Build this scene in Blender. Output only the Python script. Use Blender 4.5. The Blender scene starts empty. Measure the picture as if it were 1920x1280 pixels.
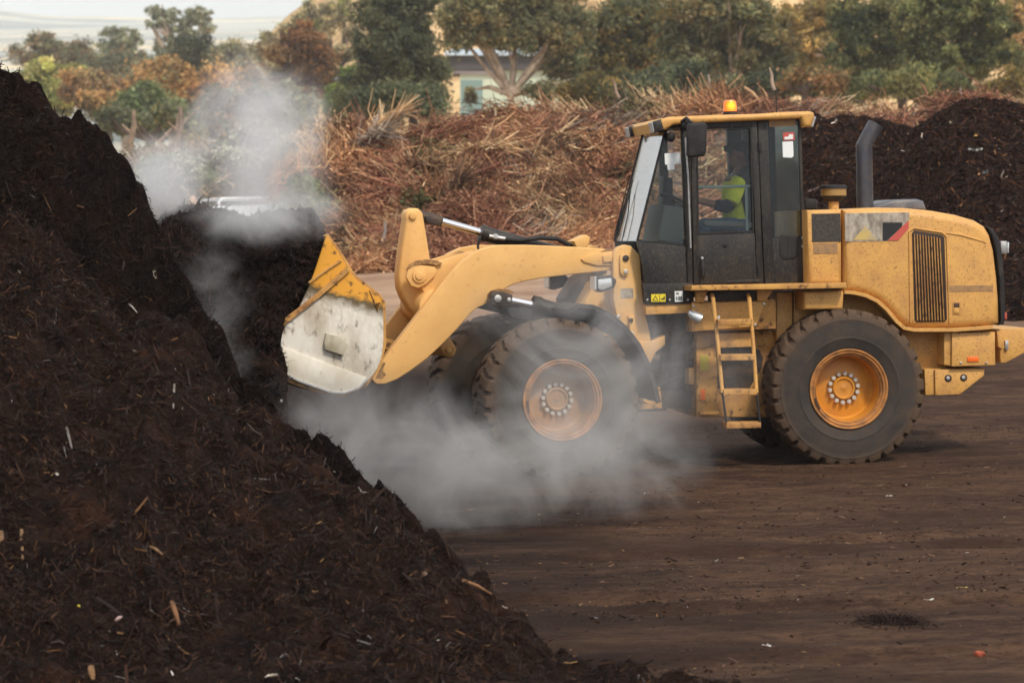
import bpy, bmesh, math, random
import numpy as np
from mathutils import Vector, Matrix

# ------------------------------------------------------------------ camera, sky, sun, exposure
scene = bpy.context.scene
F_PX, H_CAM, Y_HOR, ROLL = 5167.0, 2.32, 430.0, math.radians(1.5)
CAM = np.array([0.0, 0.0, H_CAM])
_p = math.atan((640 - Y_HOR) / F_PX)
_R0 = np.array([1.0, 0, 0]); FWD = np.array([0, math.cos(_p), -math.sin(_p)]); _U0 = np.cross(_R0, FWD)
RIGHT = math.cos(ROLL) * _R0 - math.sin(ROLL) * _U0
UP = math.sin(ROLL) * _R0 + math.cos(ROLL) * _U0
cam_data = bpy.data.cameras.new("camera")
cam = bpy.data.objects.new("camera", cam_data)
scene.collection.objects.link(cam)
cam.matrix_world = Matrix(((RIGHT[0], UP[0], -FWD[0], CAM[0]), (RIGHT[1], UP[1], -FWD[1], CAM[1]),
                           (RIGHT[2], UP[2], -FWD[2], CAM[2]), (0, 0, 0, 1)))
cam_data.sensor_width = 36.0
cam_data.lens = F_PX / 1920 * 36.0
cam_data.clip_start = 0.5
cam_data.clip_end = 20000
cam_data.dof.use_dof = True
cam_data.dof.focus_distance = 21.5
cam_data.dof.aperture_fstop = 3.8
scene.camera = cam

SUN_EL, SUN_AZ = math.radians(48), math.radians(150)     # azimuth from +Y clockwise: behind the camera, to the right
world = bpy.data.worlds.new("World"); scene.world = world
world.use_nodes = True
wn = world.node_tree
bg = wn.nodes["Background"]
sky = wn.nodes.new("ShaderNodeTexSky")
sky.sky_type = 'NISHITA'; sky.sun_disc = False
sky.sun_elevation = SUN_EL; sky.sun_rotation = SUN_AZ
sky.air_density = 1.0; sky.dust_density = 4.0; sky.ozone_density = 0.6
# a thin bright cloud layer over most of the clear sky
_tc = wn.nodes.new("ShaderNodeTexCoord"); _mp = wn.nodes.new("ShaderNodeMapping"); _mp.inputs["Scale"].default_value = (1.2, 1.2, 4.0)
_nz = wn.nodes.new("ShaderNodeTexNoise"); _nz.inputs["Scale"].default_value = 2.2; _nz.inputs["Detail"].default_value = 6
_mr = wn.nodes.new("ShaderNodeMapRange"); _mr.inputs[1].default_value = 0.30; _mr.inputs[2].default_value = 0.62; _mr.inputs[3].default_value = 0.55; _mr.inputs[4].default_value = 0.95
_mx = wn.nodes.new("ShaderNodeMix"); _mx.data_type = 'RGBA'; _mx.inputs[7].default_value = (8.2, 8.5, 9.0, 1)
wn.links.new(_tc.outputs["Generated"], _mp.inputs[0]); wn.links.new(_mp.outputs[0], _nz.inputs["Vector"]); wn.links.new(_nz.outputs[0], _mr.inputs[0])
wn.links.new(_mr.outputs[0], _mx.inputs["Factor"]); wn.links.new(sky.outputs[0], _mx.inputs[6]); wn.links.new(_mx.outputs[2], bg.inputs[0])
bg.inputs[1].default_value = 0.115
sd = bpy.data.lights.new("sun", 'SUN'); sun = bpy.data.objects.new("sun", sd)
scene.collection.objects.link(sun)
sd.energy = 2.6; sd.angle = math.radians(8); sd.color = (1.0, 0.89, 0.74)
_sdir = Vector((math.sin(SUN_AZ) * math.cos(SUN_EL), math.cos(SUN_AZ) * math.cos(SUN_EL), math.sin(SUN_EL)))
sun.rotation_euler = _sdir.to_track_quat('Z', 'Y').to_euler()
sun.location = (10, -10, 30)
scene.view_settings.view_transform = 'Standard'; scene.view_settings.look = 'None'
scene.view_settings.exposure = 0.2; scene.view_settings.gamma = 1.0
scene.render.engine = 'CYCLES'
cy = scene.cycles
cy.use_denoising = True; cy.max_bounces = 8; cy.transparent_max_bounces = 24
cy.volume_bounces = 4; cy.sample_clamp_indirect = 6.0; cy.volume_max_steps = 256
cy.use_adaptive_sampling = True; cy.adaptive_threshold = 0.015

rng = np.random.default_rng(11)
random.seed(5)

# ------------------------------------------------------------------ geometry of the photograph
def ray(px, py):
    return FWD + RIGHT * ((px - 960) / F_PX) + UP * ((640 - py) / F_PX)
def at_y(px, py, Y):
    r = ray(px, py); return CAM + r * (Y / r[1])
def on_ground(px, py, z=0.0):
    r = ray(px, py); return CAM + r * ((z - CAM[2]) / r[2])

class Frame:
    """a vertical working plane system: u along the machine to its rear, s across it to the far side, z up"""
    def __init__(self, yaw):
        self.u = np.array([math.cos(yaw), math.sin(yaw), 0]); self.l = np.array([-math.sin(yaw), math.cos(yaw), 0])
        self.yaw = yaw; self.o = np.zeros(3)
    def uz(self, px, py, s):
        r = ray(px, py); t = (s + (self.o - CAM) @ self.l) / (r @ self.l)
        P = CAM + r * t - self.o
        return np.array([P @ self.u, P[2]])
    def poly(self, pts, s): return np.array([self.uz(x, y, s) for x, y in pts])
    def w(self, u, s, z): return self.o + self.u * u + self.l * s + np.array([0, 0, z])
    def p3(self, px, py, s):
        u, z = self.uz(px, py, s); return self.w(u, s, z)

RF = Frame(math.radians(8.0)); FF = Frame(math.radians(15.0))
_g = on_ground(1592, 877)
O = _g - RF.u * 1.45 + RF.l * 1.15
RF.o = O.copy(); FF.o = O.copy()
ORIG = O.copy()

# ------------------------------------------------------------------ materials
def lin(c):
    return tuple(((x / 255) / 12.92 if x / 255 <= 0.04045 else ((x / 255 + 0.055) / 1.055) ** 2.4) for x in c)
def nmat(name):
    m = bpy.data.materials.new(name); m.use_nodes = True
    return m, m.node_tree, m.node_tree.nodes["Principled BSDF"]
def node(nt, t, **kw):
    n = nt.nodes.new(t)
    for k, v in kw.items(): setattr(n, k, v)
    return n
def mat(name, col, rough=0.6, metal=0.0, col2=None, scale=8.0, lo=0.45, hi=0.65, bump=0.0, bscale=40.0, spec=0.5, detail=6.0,
        col3=None, scale3=1.5, lo3=0.5, hi3=0.7, stretch=(1, 1, 1)):
    m, nt, b = nmat(name)
    b.inputs["Roughness"].default_value = rough; b.inputs["Metallic"].default_value = metal
    b.inputs["Specular IOR Level"].default_value = spec
    b.inputs["Base Color"].default_value = (*col, 1)
    tc = node(nt, "ShaderNodeTexCoord")
    mp = node(nt, "ShaderNodeMapping"); mp.inputs["Scale"].default_value = stretch
    nt.links.new(tc.outputs["Object"], mp.inputs[0])
    out = None
    def layer(prev, c, sc, l, h):
        nz = node(nt, "ShaderNodeTexNoise"); nz.inputs["Scale"].default_value = sc; nz.inputs["Detail"].default_value = detail
        nz.inputs["Roughness"].default_value = 0.65
        nt.links.new(mp.outputs[0], nz.inputs["Vector"])
        rm = node(nt, "ShaderNodeMapRange"); rm.inputs[1].default_value = l; rm.inputs[2].default_value = h
        nt.links.new(nz.outputs[0], rm.inputs[0])
        mx = node(nt, "ShaderNodeMix", data_type='RGBA')
        nt.links.new(rm.outputs[0], mx.inputs["Factor"])
        if prev is None: mx.inputs[6].default_value = (*col, 1)
        else: nt.links.new(prev, mx.inputs[6])
        mx.inputs[7].default_value = (*c, 1)
        return mx.outputs[2]
    if col2: out = layer(None, col2, scale, lo, hi)
    if col3: out = layer(out, col3, scale3, lo3, hi3)
    if out: nt.links.new(out, b.inputs["Base Color"])
    if bump:
        nz = node(nt, "ShaderNodeTexNoise"); nz.inputs["Scale"].default_value = bscale; nz.inputs["Detail"].default_value = 5
        nt.links.new(mp.outputs[0], nz.inputs["Vector"])
        bp = node(nt, "ShaderNodeBump"); bp.inputs["Strength"].default_value = bump; bp.inputs["Distance"].default_value = 0.02
        nt.links.new(nz.outputs[0], bp.inputs["Height"]); nt.links.new(bp.outputs[0], b.inputs["Normal"])
    return m
def tint_mat(name, rough=0.9, spec=0.1, translucent=0.0):
    m, nt, b = nmat(name)
    at = node(nt, "ShaderNodeAttribute"); at.attribute_name = "tint"
    nt.links.new(at.outputs["Color"], b.inputs["Base Color"])
    b.inputs["Roughness"].default_value = rough; b.inputs["Specular IOR Level"].default_value = spec
    if translucent:
        tr = node(nt, "ShaderNodeBsdfTranslucent"); nt.links.new(at.outputs["Color"], tr.inputs[0])
        mx = node(nt, "ShaderNodeMixShader"); mx.inputs[0].default_value = translucent
        out = nt.nodes["Material Output"]
        nt.links.new(b.outputs[0], mx.inputs[1]); nt.links.new(tr.outputs[0], mx.inputs[2]); nt.links.new(mx.outputs[0], out.inputs[0])
    return m

YEL = lin((208, 158, 86))
M_yel = mat("yellow_paint", YEL, 0.5, 0, lin((188, 140, 82)), 5.0, 0.42, 0.72, col3=lin((118, 84, 50)), scale3=48, lo3=0.55, hi3=0.70, spec=0.4)
M_yeld = mat("dirty_yellow_paint", lin((200, 152, 82)), 0.6, 0, lin((160, 115, 68)), 4.0, 0.38, 0.62, col3=lin((80, 56, 38)), scale3=16, lo3=0.55, hi3=0.68, spec=0.3)
M_boom = mat("boom_paint", lin((220, 174, 108)), 0.55, 0, lin((206, 160, 98)), 2.0, 0.4, 0.7, col3=lin((150, 110, 66)), scale3=22, lo3=0.60, hi3=0.78, spec=0.3)
M_rim = mat("rim_paint", lin((202, 136, 44)), 0.42, 0, lin((178, 122, 56)), 6.0, 0.45, 0.7, spec=0.45)
M_rimd = mat("rim_flange_paint", lin((178, 122, 66)), 0.6, 0, lin((125, 88, 58)), 9.0, 0.4, 0.65, spec=0.3)
M_blk = mat("black_paint", lin((32, 32, 34)), 0.5, 0, lin((58, 52, 45)), 6.0, 0.45, 0.75, col3=lin((88, 74, 56)), scale3=70, lo3=0.52, hi3=0.74, spec=0.35, stretch=(1, 1, .4))
M_rubber = mat("black_rubber", lin((36, 35, 36)), 0.65, 0, lin((66, 58, 52)), 7, 0.5, 0.8, spec=0.3)
M_dark = mat("greasy_steel", lin((52, 42, 36)), 0.6, 0.2, lin((88, 66, 48)), 9, 0.45, 0.7, bump=0.3)
M_chrome = mat("chrome", (0.75, 0.75, 0.77), 0.16, 1.0)
M_steel = mat("bare_steel", (0.55, 0.54, 0.52), 0.4, 0.85, (0.4, 0.38, 0.35), 20)
M_nut = mat("wheel_nut_steel", lin((205, 200, 190)), 0.4, 0.3, lin((170, 160, 150)), 30)
M_white = mat("white_worn_steel", lin((214, 210, 198)), 0.55, 0.1, lin((188, 178, 160)), 3.0, 0.4, 0.7, col3=lin((95, 80, 66)), scale3=9, lo3=0.62, hi3=0.75, stretch=(1, 1, 0.6))
M_exh = mat("exhaust_steel", lin((70, 72, 80)), 0.45, 0.5, lin((92, 86, 84)), 5, bump=0.05)
M_navy = mat("navy_cloth", lin((32, 36, 54)), 0.9)
M_hivis = mat("hi_vis_cloth", lin((226, 226, 62)), 0.85, 0, lin((190, 205, 40)), 10)
M_jeans = mat("jeans", lin((74, 100, 128)), 0.9, 0, lin((60, 84, 112)), 30)
M_skin = mat("skin", lin((150, 104, 80)), 0.6)
M_hair = mat("dark_hair", lin((25, 21, 20)), 0.7)
M_seat = mat("seat_vinyl", lin((38, 38, 40)), 0.7)
M_cabgrey = mat("cab_grey_plastic", lin((110, 112, 108)), 0.7)
M_paper = mat("paper", lin((225, 230, 230)), 0.8)
M_red = mat("red_decal", lin((188, 80, 68)), 0.6)
M_grey_decal = mat("faded_decal", lin((176, 166, 150)), 0.6, 0, lin((120, 110, 100)), 6, 0.4, 0.65, stretch=(3, 3, 1.5))
M_stripe = mat("faded_stripe", lin((160, 122, 78)), 0.6, 0, lin((130, 104, 75)), 20)
M_lab = mat("warning_yellow", lin((220, 200, 40)), 0.5)
M_ink = mat("black_ink", lin((25, 25, 25)), 0.6)
M_orange = mat("orange_reflector", lin((230, 105, 30)), 0.3)
M_lens = mat("lamp_lens", lin((215, 220, 222)), 0.15, 0.5)

def glass_mat(name, tint, refl=1.0, ior=1.5):
    m, nt, b = nmat(name); nt.nodes.remove(b)
    tr = node(nt, "ShaderNodeBsdfTransparent"); tr.inputs[0].default_value = (*tint, 1)
    gl = node(nt, "ShaderNodeBsdfGlossy"); gl.inputs["Roughness"].default_value = 0.03
    fr = node(nt, "ShaderNodeFresnel"); fr.inputs[0].default_value = ior
    mx = node(nt, "ShaderNodeMixShader")
    if ior > 2:     # windscreen: mirror share raised beyond plain glass for a white sky sheen
        gl.inputs["Roughness"].default_value = .14; mxm = node(nt, "ShaderNodeMath", operation='MAXIMUM'); mxm.inputs[1].default_value = .68; nt.links.new(fr.outputs[0], mxm.inputs[0]); nt.links.new(mxm.outputs[0], mx.inputs[0])
    else: nt.links.new(fr.outputs[0], mx.inputs[0])
    nt.links.new(tr.outputs[0], mx.inputs[1]); nt.links.new(gl.outputs[0], mx.inputs[2])
    nt.links.new(mx.outputs[0], nt.nodes["Material Output"].inputs[0])
    return m
M_glass = glass_mat("cab_glass", (0.95, 0.985, 0.975), ior=1.35)
M_wind = glass_mat("windscreen_glass", (0.80, 0.88, 0.86), ior=3.2)

# ------------------------------------------------------------------ mesh building
class MB:
    def __init__(self): self.v = []; self.f = []; self.n = 0
    def add(self, verts, faces):
        verts = np.asarray(verts, float).reshape(-1, 3); k = self.n
        self.v.append(verts); self.n += len(verts)
        self.f += [[i + k for i in f] for f in faces]
        return self
def inset_poly(p, d):
    p = np.asarray(p, float); n = len(p); out = p.copy()
    if d == 0: return out
    area = 0.5 * sum(p[i][0] * p[(i + 1) % n][1] - p[(i + 1) % n][0] * p[i][1] for i in range(n))
    sg = 1 if area > 0 else -1
    for i in range(n):
        a, b, c = p[i - 1], p[i], p[(i + 1) % n]
        e1 = (b - a) / (np.linalg.norm(b - a) + 1e-9); e2 = (c - b) / (np.linalg.norm(c - b) + 1e-9)
        n1 = np.array([-e1[1], e1[0]]) * sg; n2 = np.array([-e2[1], e2[0]]) * sg
        out[i] = b + (n1 + n2) / max(0.5, 1 + n1 @ n2) * d
    return out
def prism(mb, fr, P, s0, s1, r=0.008, n=2):
    """outline P in (u, z) carried across from s0 to s1, with rounded rims"""
    r = min(r, abs(s1 - s0) * 0.45); rings = []
    for k in range(n + 1):
        a = k / n * math.pi / 2; rings.append((s0 + r * (1 - math.cos(a)), r * (1 - math.sin(a))))
    for k in range(n, -1, -1):
        a = k / n * math.pi / 2; rings.append((s1 - r * (1 - math.cos(a)), r * (1 - math.sin(a))))
    m = len(P); V = []; Fc = []
    for s, d in rings:
        q = inset_poly(P, d); V += [fr.w(u, s, z) for u, z in q]
    for i in range(len(rings) - 1):
        for j in range(m):
            k = (j + 1) % m; Fc.append([i * m + j, i * m + k, (i + 1) * m + k, (i + 1) * m + j])
    Fc.append(list(range(m))[::-1]); Fc.append([(len(rings) - 1) * m + j for j in range(m)])
    return mb.add(V, Fc)
def pp(mb, fr, pts, s0, s1, r=0.008, n=2): return prism(mb, fr, fr.poly(pts, s0), s0, s1, r, n)
def circ(c, r, n=28, sx=1.0): return np.array([[c[0] + sx * r * math.cos(2 * math.pi * i / n), c[1] + r * math.sin(2 * math.pi * i / n)] for i in range(n)])
def disc(mb, fr, px, py, rpx, s0, s1, r=0.006, n=28): return prism(mb, fr, circ(fr.uz(px, py, s0), rpx / 195.0, n), s0, s1, r, 2)
def ribbon(mb, fr, P, th, s0, s1):
    P = np.asarray(P, float); n = len(P); N = []
    for i in range(n):
        a = P[max(0, i - 1)]; b = P[min(n - 1, i + 1)]; e = (b - a) / (np.linalg.norm(b - a) + 1e-9); N.append([-e[1], e[0]])
    Q = P + np.array(N) * th
    return prism(mb, fr, np.vstack([P, Q[::-1]]), s0, s1, 0.003, 1)
def tube(mb, pts, rad, n=12, cap=True):
    pts = [np.asarray(p, float) for p in pts]; m = len(pts)
    if np.isscalar(rad): rad = [rad] * m
    V = []; prev = None
    for i in range(m):
        t = pts[min(i + 1, m - 1)] - pts[max(i - 1, 0)]; t = t / (np.linalg.norm(t) + 1e-9)
        if prev is None:
            a = np.array([0, 0, 1.0]) if abs(t[2]) < 0.9 else np.array([1.0, 0, 0])
        else: a = prev
        x = a - t * (a @ t); x /= np.linalg.norm(x) + 1e-9; prev = x; y = np.cross(t, x)
        for k in range(n):
            A = 2 * math.pi * k / n; V.append(pts[i] + rad[i] * (x * math.cos(A) + y * math.sin(A)))
    Fc = [[i * n + k, i * n + (k + 1) % n, (i + 1) * n + (k + 1) % n, (i + 1) * n + k] for i in range(m - 1) for k in range(n)]
    if cap: Fc.append(list(range(n))[::-1]); Fc.append([(m - 1) * n + k for k in range(n)])
    return mb.add(V, Fc)
def ball(mb, c, r, nu=16, nv=10):
    r = np.broadcast_to(np.asarray(r, float), (3,)); c = np.asarray(c, float); V = []; Fc = []
    for i in range(nv + 1):
        t = math.pi * i / nv
        for j in range(nu):
            a = 2 * math.pi * j / nu; V.append(c + r * np.array([math.sin(t) * math.cos(a), math.sin(t) * math.sin(a), math.cos(t)]))
    for i in range(nv):
        for j in range(nu): Fc.append([i * nu + j, (i + 1) * nu + j, (i + 1) * nu + (j + 1) % nu, i * nu + (j + 1) % nu])
    return mb.add(V, Fc)
def lathe(mb, prof, n=64, rmod=None):
    """profile (s, r) about the local Y axis"""
    V = []; m = len(prof)
    for j in range(n):
        a = 2 * math.pi * j / n
        for i, (s, r) in enumerate(prof):
            rr = r + (rmod(s, r, a, i) if rmod else 0); V.append((rr * math.cos(a), s, rr * math.sin(a)))
    Fc = [[j * m + i, j * m + i + 1, ((j + 1) % n) * m + i + 1, ((j + 1) % n) * m + i] for j in range(n) for i in range(m - 1)]
    return mb.add(V, Fc)

def link(o, parent=None):
    scene.collection.objects.link(o)
    if parent is not None: o.parent = parent
    return o
def mesh_obj(name, V, Fc, material, parent=None, origin=None, smooth=True, sharp=38, recalc=True):
    me = bpy.data.meshes.new(name)
    V = np.asarray(V, float)
    if origin is not None: V = V - np.asarray(origin)
    me.from_pydata(V.tolist(), [], Fc); me.update()
    if recalc:
        bm = bmesh.new(); bm.from_mesh(me); bmesh.ops.recalc_face_normals(bm, faces=bm.faces); bm.to_mesh(me); bm.free()
    if smooth:
        me.polygons.foreach_set("use_smooth", np.ones(len(me.polygons), bool)); me.set_sharp_from_angle(angle=math.radians(sharp))
    me.materials.append(material)
    o = bpy.data.objects.new(name, me)
    if parent is None and origin is not None: o.location = Vector(origin)
    return link(o, parent)
def abs_loc(o):
    v = Vector((0, 0, 0))
    while o is not None: v = v + o.location; o = o.parent
    return np.array(v)
def part(name, mb, material, parent, label=None, sharp=38):
    o = mesh_obj(name, np.vstack(mb.v), mb.f, material, parent, abs_loc(parent), sharp=sharp)
    if label: o["label"] = label
    return o
def tag(o, label=None, cat=None, group=None, kind=None):
    for k, v in (("label", label), ("category", cat), ("group", group), ("kind", kind)):
        if v: o[k] = v
    return o
def thing(name, label, cat, loc, group=None):
    o = bpy.data.objects.new(name, None); o.location = Vector(loc); o.empty_display_size = 0.2
    return tag(link(o), label, cat, group)
def fast_mesh(name, V, quads, material, parent=None, tint=None, smooth=False, tris=False, origin=None):
    k = 3 if tris else 4
    V = np.asarray(V, np.float32)
    if origin is not None: V = (V - np.asarray(origin)).astype(np.float32)
    quads = np.asarray(quads, np.int32).reshape(-1, k)
    me = bpy.data.meshes.new(name)
    me.vertices.add(len(V)); me.vertices.foreach_set("co", V.ravel())
    me.loops.add(quads.size); me.loops.foreach_set("vertex_index", quads.ravel())
    me.polygons.add(len(quads)); me.polygons.foreach_set("loop_start", np.arange(0, quads.size, k, dtype=np.int32))
    me.polygons.foreach_set("use_smooth", np.full(len(quads), smooth))
    me.update(calc_edges=True)
    if tint is not None:
        at = me.color_attributes.new("tint", 'FLOAT_COLOR', 'POINT')
        c = np.ones((len(V), 4), np.float32); c[:, :3] = tint; at.data.foreach_set("color", c.ravel())
    me.materials.append(material)
    o = bpy.data.objects.new(name, me)
    if origin is not None and parent is None: o.location = Vector(origin)
    return link(o, parent)

# ------------------------------------------------------------------ noise
def _hash(ix, iy, seed):
    h = (ix.astype(np.int64) * 374761393 + iy.astype(np.int64) * 668265263 + seed * 974634777) & 0xFFFFFFFF
    h = ((h ^ (h >> 13)) * 1274126177) & 0xFFFFFFFF
    return ((h ^ (h >> 16)) & 0xFFFF) / 65535.0
def vnoise(x, y, seed=0):
    ix = np.floor(x); iy = np.floor(y); fx = x - ix; fy = y - iy
    fx = fx * fx * (3 - 2 * fx); fy = fy * fy * (3 - 2 * fy)
    a = _hash(ix, iy, seed); b = _hash(ix + 1, iy, seed); c = _hash(ix, iy + 1, seed); d = _hash(ix + 1, iy + 1, seed)
    return (a * (1 - fx) + b * fx) * (1 - fy) + (c * (1 - fx) + d * fx) * fy
def fbm(x, y, octv=4, seed=0, gain=0.5):
    s = 0; a = 1; t = 0
    for k in range(octv):
        s = s + a * vnoise(x * 2 ** k + 17.3 * k, y * 2 ** k - 9.1 * k, seed + k); t += a; a *= gain
    return s / t - 0.5
def sstep(x, a, b):
    t = np.clip((x - a) / (b - a), 0, 1); return t * t * (3 - 2 * t)

# ------------------------------------------------------------------ terrain
G_Y = [-40, 0, 28, 42, 55, 70, 90, 130, 200, 300, 520]
G_Z = [0, 0, 0, 0.95, 1.75, 2.3, 3.2, 4.0, 4.5, 6.0, 12.0]
def gz(x, Y):
    x = np.asarray(x, float); Y = np.asarray(Y, float)
    z = np.interp(Y, G_Y, G_Z)
    # smooth the break at the edge of the yard
    z = z + 0.05 * np.exp(-((Y - 28) / 4) ** 2)
    left = sstep(-x / np.maximum(Y, 1), 0.055, 0.11) * sstep(Y, 32, 55) * 0.55
    z = z - left * (1 - sstep(Y, 80, 130))
    hill = np.interp(x / np.maximum(Y, 1), [-.12, -.105, -.09, -.077, -.062, -.05, -.03], [0, .15, .44, .54, .62, .78, 1.0])
    z = z + hill * sstep(Y, 190, 430) * 48
    z = z + hill * sstep(Y, 180, 280) * 6.0 * fbm(x / 30, Y / 30, 4, 3)
    return z
def grid(xs, ys, zf):
    X, Yg = np.meshgrid(xs, ys); Z = zf(X, Yg)
    V = np.stack([X, Yg, Z], -1).reshape(-1, 3); nx = len(xs); ny = len(ys)
    i = np.arange(nx * ny).reshape(ny, nx)
    q = np.stack([i[:-1, :-1], i[:-1, 1:], i[1:, 1:], i[1:, :-1]], -1).reshape(-1, 4)
    return V, q
def yard_z(X, Y):
    z = gz(X, Y)
    near = 1 - sstep(Y, 60, 90)
    z = z + near * (0.05 * fbm(X / 2.2, Y / 1.1, 4, 21) + 0.034 * fbm(X / 0.3, Y / 0.25, 3, 25))
    for yc, sl, dp in ((14.6, .02, .035), (16.6, -.03, .04), (17.25, -.03, .04), (19.3, .05, .045), (20.0, .05, .04), (13.6, .04, .03)):
        d_ = Y - yc - sl * X - .35 * fbm(X / 3.0, X * 0 + yc, 3, 71)
        z = z + near * dp * (-np.exp(-(d_ / .16) ** 2) + .6 * np.exp(-((d_ - .26) / .1) ** 2)) * sstep(vnoise(X / 1.3, X * 0 + yc * 3, 72), .25, .6)
    return z
ys = np.concatenate([np.linspace(-40, 9, 20), np.arange(9.2, 30, 0.045), np.linspace(30.1, 70, 200), np.linspace(71, 150, 90), np.linspace(152, 520, 110)])
xs = np.concatenate([-np.geomspace(320, 7.2, 70), np.arange(-7, 8, 0.05), np.geomspace(8.2, 320, 70)])
V, q = grid(xs, ys, yard_z)
def ground_material():
    m, nt, b = nmat("packed_dirt")
    tc = node(nt, "ShaderNodeTexCoord"); sep = node(nt, "ShaderNodeSeparateXYZ"); nt.links.new(tc.outputs["Object"], sep.inputs[0])
    mp = node(nt, "ShaderNodeMapping"); mp.inputs["Scale"].default_value = (0.5, 1.0, 1.0); mp.inputs["Rotation"].default_value = (0, 0, -0.12)
    nt.links.new(tc.outputs["Object"], mp.inputs[0])
    def noise(sc, vec, det=8, rough=0.6):
        n = node(nt, "ShaderNodeTexNoise"); n.inputs["Scale"].default_value = sc; n.inputs["Detail"].default_value = det
        n.inputs["Roughness"].default_value = rough; nt.links.new(vec, n.inputs["Vector"]); return n.outputs[0]
    def ramp(v, a, c):
        r = node(nt, "ShaderNodeMapRange"); r.inputs[1].default_value = a; r.inputs[2].default_value = c; nt.links.new(v, r.inputs[0]); return r.outputs[0]
    def mix(f, a, c):
        x = node(nt, "ShaderNodeMix", data_type='RGBA')
        nt.links.new(f, x.inputs["Factor"])
        for s, k in ((a, 6), (c, 7)):
            if isinstance(s, tuple): x.inputs[k].default_value = (*s, 1)
            else: nt.links.new(s, x.inputs[k])
        return x.outputs[2]
    base = mix(ramp(noise(1.1, mp.outputs[0]), 0.35, 0.62), lin((92, 68, 52)), lin((64, 46, 36)))
    base = mix(ramp(noise(5.0, mp.outputs[0], 9, .75), 0.48, 0.7), base, lin((106, 80, 61)))
    base = mix(ramp(noise(9.0, mp.outputs[0], 10, .8), 0.50, 0.66), base, lin((44, 31, 25)))
    base = mix(ramp(noise(16.0, mp.outputs[0], 10, .8), 0.56, 0.72), base, lin((118, 92, 74)))
    base = mix(ramp(noise(26.0, tc.outputs["Object"], 6, .7), 0.55, 0.68), base, lin((30, 22, 19)))
    st = node(nt, "ShaderNodeMapping"); st.inputs["Scale"].default_value = (0.45, 1.5, 1.0); st.inputs["Rotation"].default_value = (0, 0, 0.04)
    nt.links.new(tc.outputs["Object"], st.inputs[0])
    base = mix(ramp(noise(2.2, st.outputs[0], 10, .75), 0.56, 0.80), base, lin((112, 90, 75)))
    base = mix(ramp(noise(0.8, st.outputs[0], 8, .6), 0.52, 0.30), base, lin((54, 38, 30)))
    # damp compost trodden in near the heap and along the near edge of the yard
    dm = node(nt, "ShaderNodeMath", operation='MULTIPLY_ADD'); nt.links.new(sep.outputs[0], dm.inputs[0]); dm.inputs[1].default_value = -0.16
    nt.links.new(noise(0.9, mp.outputs[0], 8, .65), dm.inputs[2])
    base = mix(ramp(dm.outputs[0], 0.30, 0.62), base, lin((36, 25, 21)))
    rd = node(nt, "ShaderNodeMath", operation='MULTIPLY_ADD'); nt.links.new(sep.outputs[1], rd.inputs[0]); rd.inputs[1].default_value = -0.45; nt.links.new(noise(2.6, tc.outputs["Object"], 8, .7), rd.inputs[2])
    base = mix(ramp(rd.outputs[0], -5.35, -5.0), base, lin((80, 48, 32)))
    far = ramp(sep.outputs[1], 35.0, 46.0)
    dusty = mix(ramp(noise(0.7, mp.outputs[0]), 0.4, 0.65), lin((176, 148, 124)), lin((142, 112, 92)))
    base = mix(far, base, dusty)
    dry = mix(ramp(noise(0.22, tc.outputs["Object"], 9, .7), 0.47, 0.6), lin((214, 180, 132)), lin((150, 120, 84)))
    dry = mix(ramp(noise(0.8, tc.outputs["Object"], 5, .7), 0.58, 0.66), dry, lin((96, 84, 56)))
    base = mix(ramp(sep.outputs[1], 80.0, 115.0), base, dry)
    nt.links.new(base, b.inputs["Base Color"]); b.inputs["Roughness"].default_value = 0.95; b.inputs["Specular IOR Level"].default_value = 0.1
    bp = node(nt, "ShaderNodeBump"); bp.inputs["Strength"].default_value = 1.0; bp.inputs["Distance"].default_value = 0.05
    nt.links.new(noise(14.0, mp.outputs[0], 10, .75), bp.inputs["Height"]); nt.links.new(bp.outputs[0], b.inputs["Normal"])
    return m
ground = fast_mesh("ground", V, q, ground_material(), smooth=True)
tag(ground, "brown packed dirt yard rising to a dry grass hillside", kind="structure")

# far country beyond the yard: plains and ridges
def far_hills():
    ds = np.concatenate([np.linspace(300, 1200, 40), np.linspace(1250, 3000, 50), np.linspace(3100, 5600, 60)])
    an = np.linspace(-1.0, 1.0, 500)
    D, A = np.meshgrid(ds, an, indexing='ij')
    yy = np.interp(D, [300, 430, 520, 700, 1000, 2000, 3200, 4300, 5600], [420, 330, 230, 150, 122, 96, 78, 66, 70])
    yy = yy + 10 * fbm(A * 30, D / 500, 4, 77)
    ridge = np.exp(-((D - 4600) / 420) ** 2) * (26 * (0.5 + fbm(A * 16, A * 0 + 3, 4, 5)) + 24 * np.exp(-((A + 0.19) / 0.035) ** 2))
    yy = yy - ridge
    Z = H_CAM + D * (Y_HOR + 25 - yy) / F_PX
    V = np.stack([D * np.sin(A), D * np.cos(A), Z], -1).reshape(-1, 3)
    i = np.arange(D.size).reshape(D.shape)
    q = np.stack([i[:-1, :-1], i[1:, :-1], i[1:, 1:], i[:-1, 1:]], -1).reshape(-1, 4)
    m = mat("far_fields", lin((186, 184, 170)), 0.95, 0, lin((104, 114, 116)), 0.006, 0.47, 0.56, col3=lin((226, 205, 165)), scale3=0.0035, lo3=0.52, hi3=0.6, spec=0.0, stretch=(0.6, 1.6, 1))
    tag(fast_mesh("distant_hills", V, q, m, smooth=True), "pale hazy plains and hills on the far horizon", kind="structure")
far_hills()

# ------------------------------------------------------------------ the wheel loader
loader = thing("wheel_loader", "yellow articulated wheel loader with glazed black cab, its raised bucket pushed into the compost", "wheel loader", O)

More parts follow.
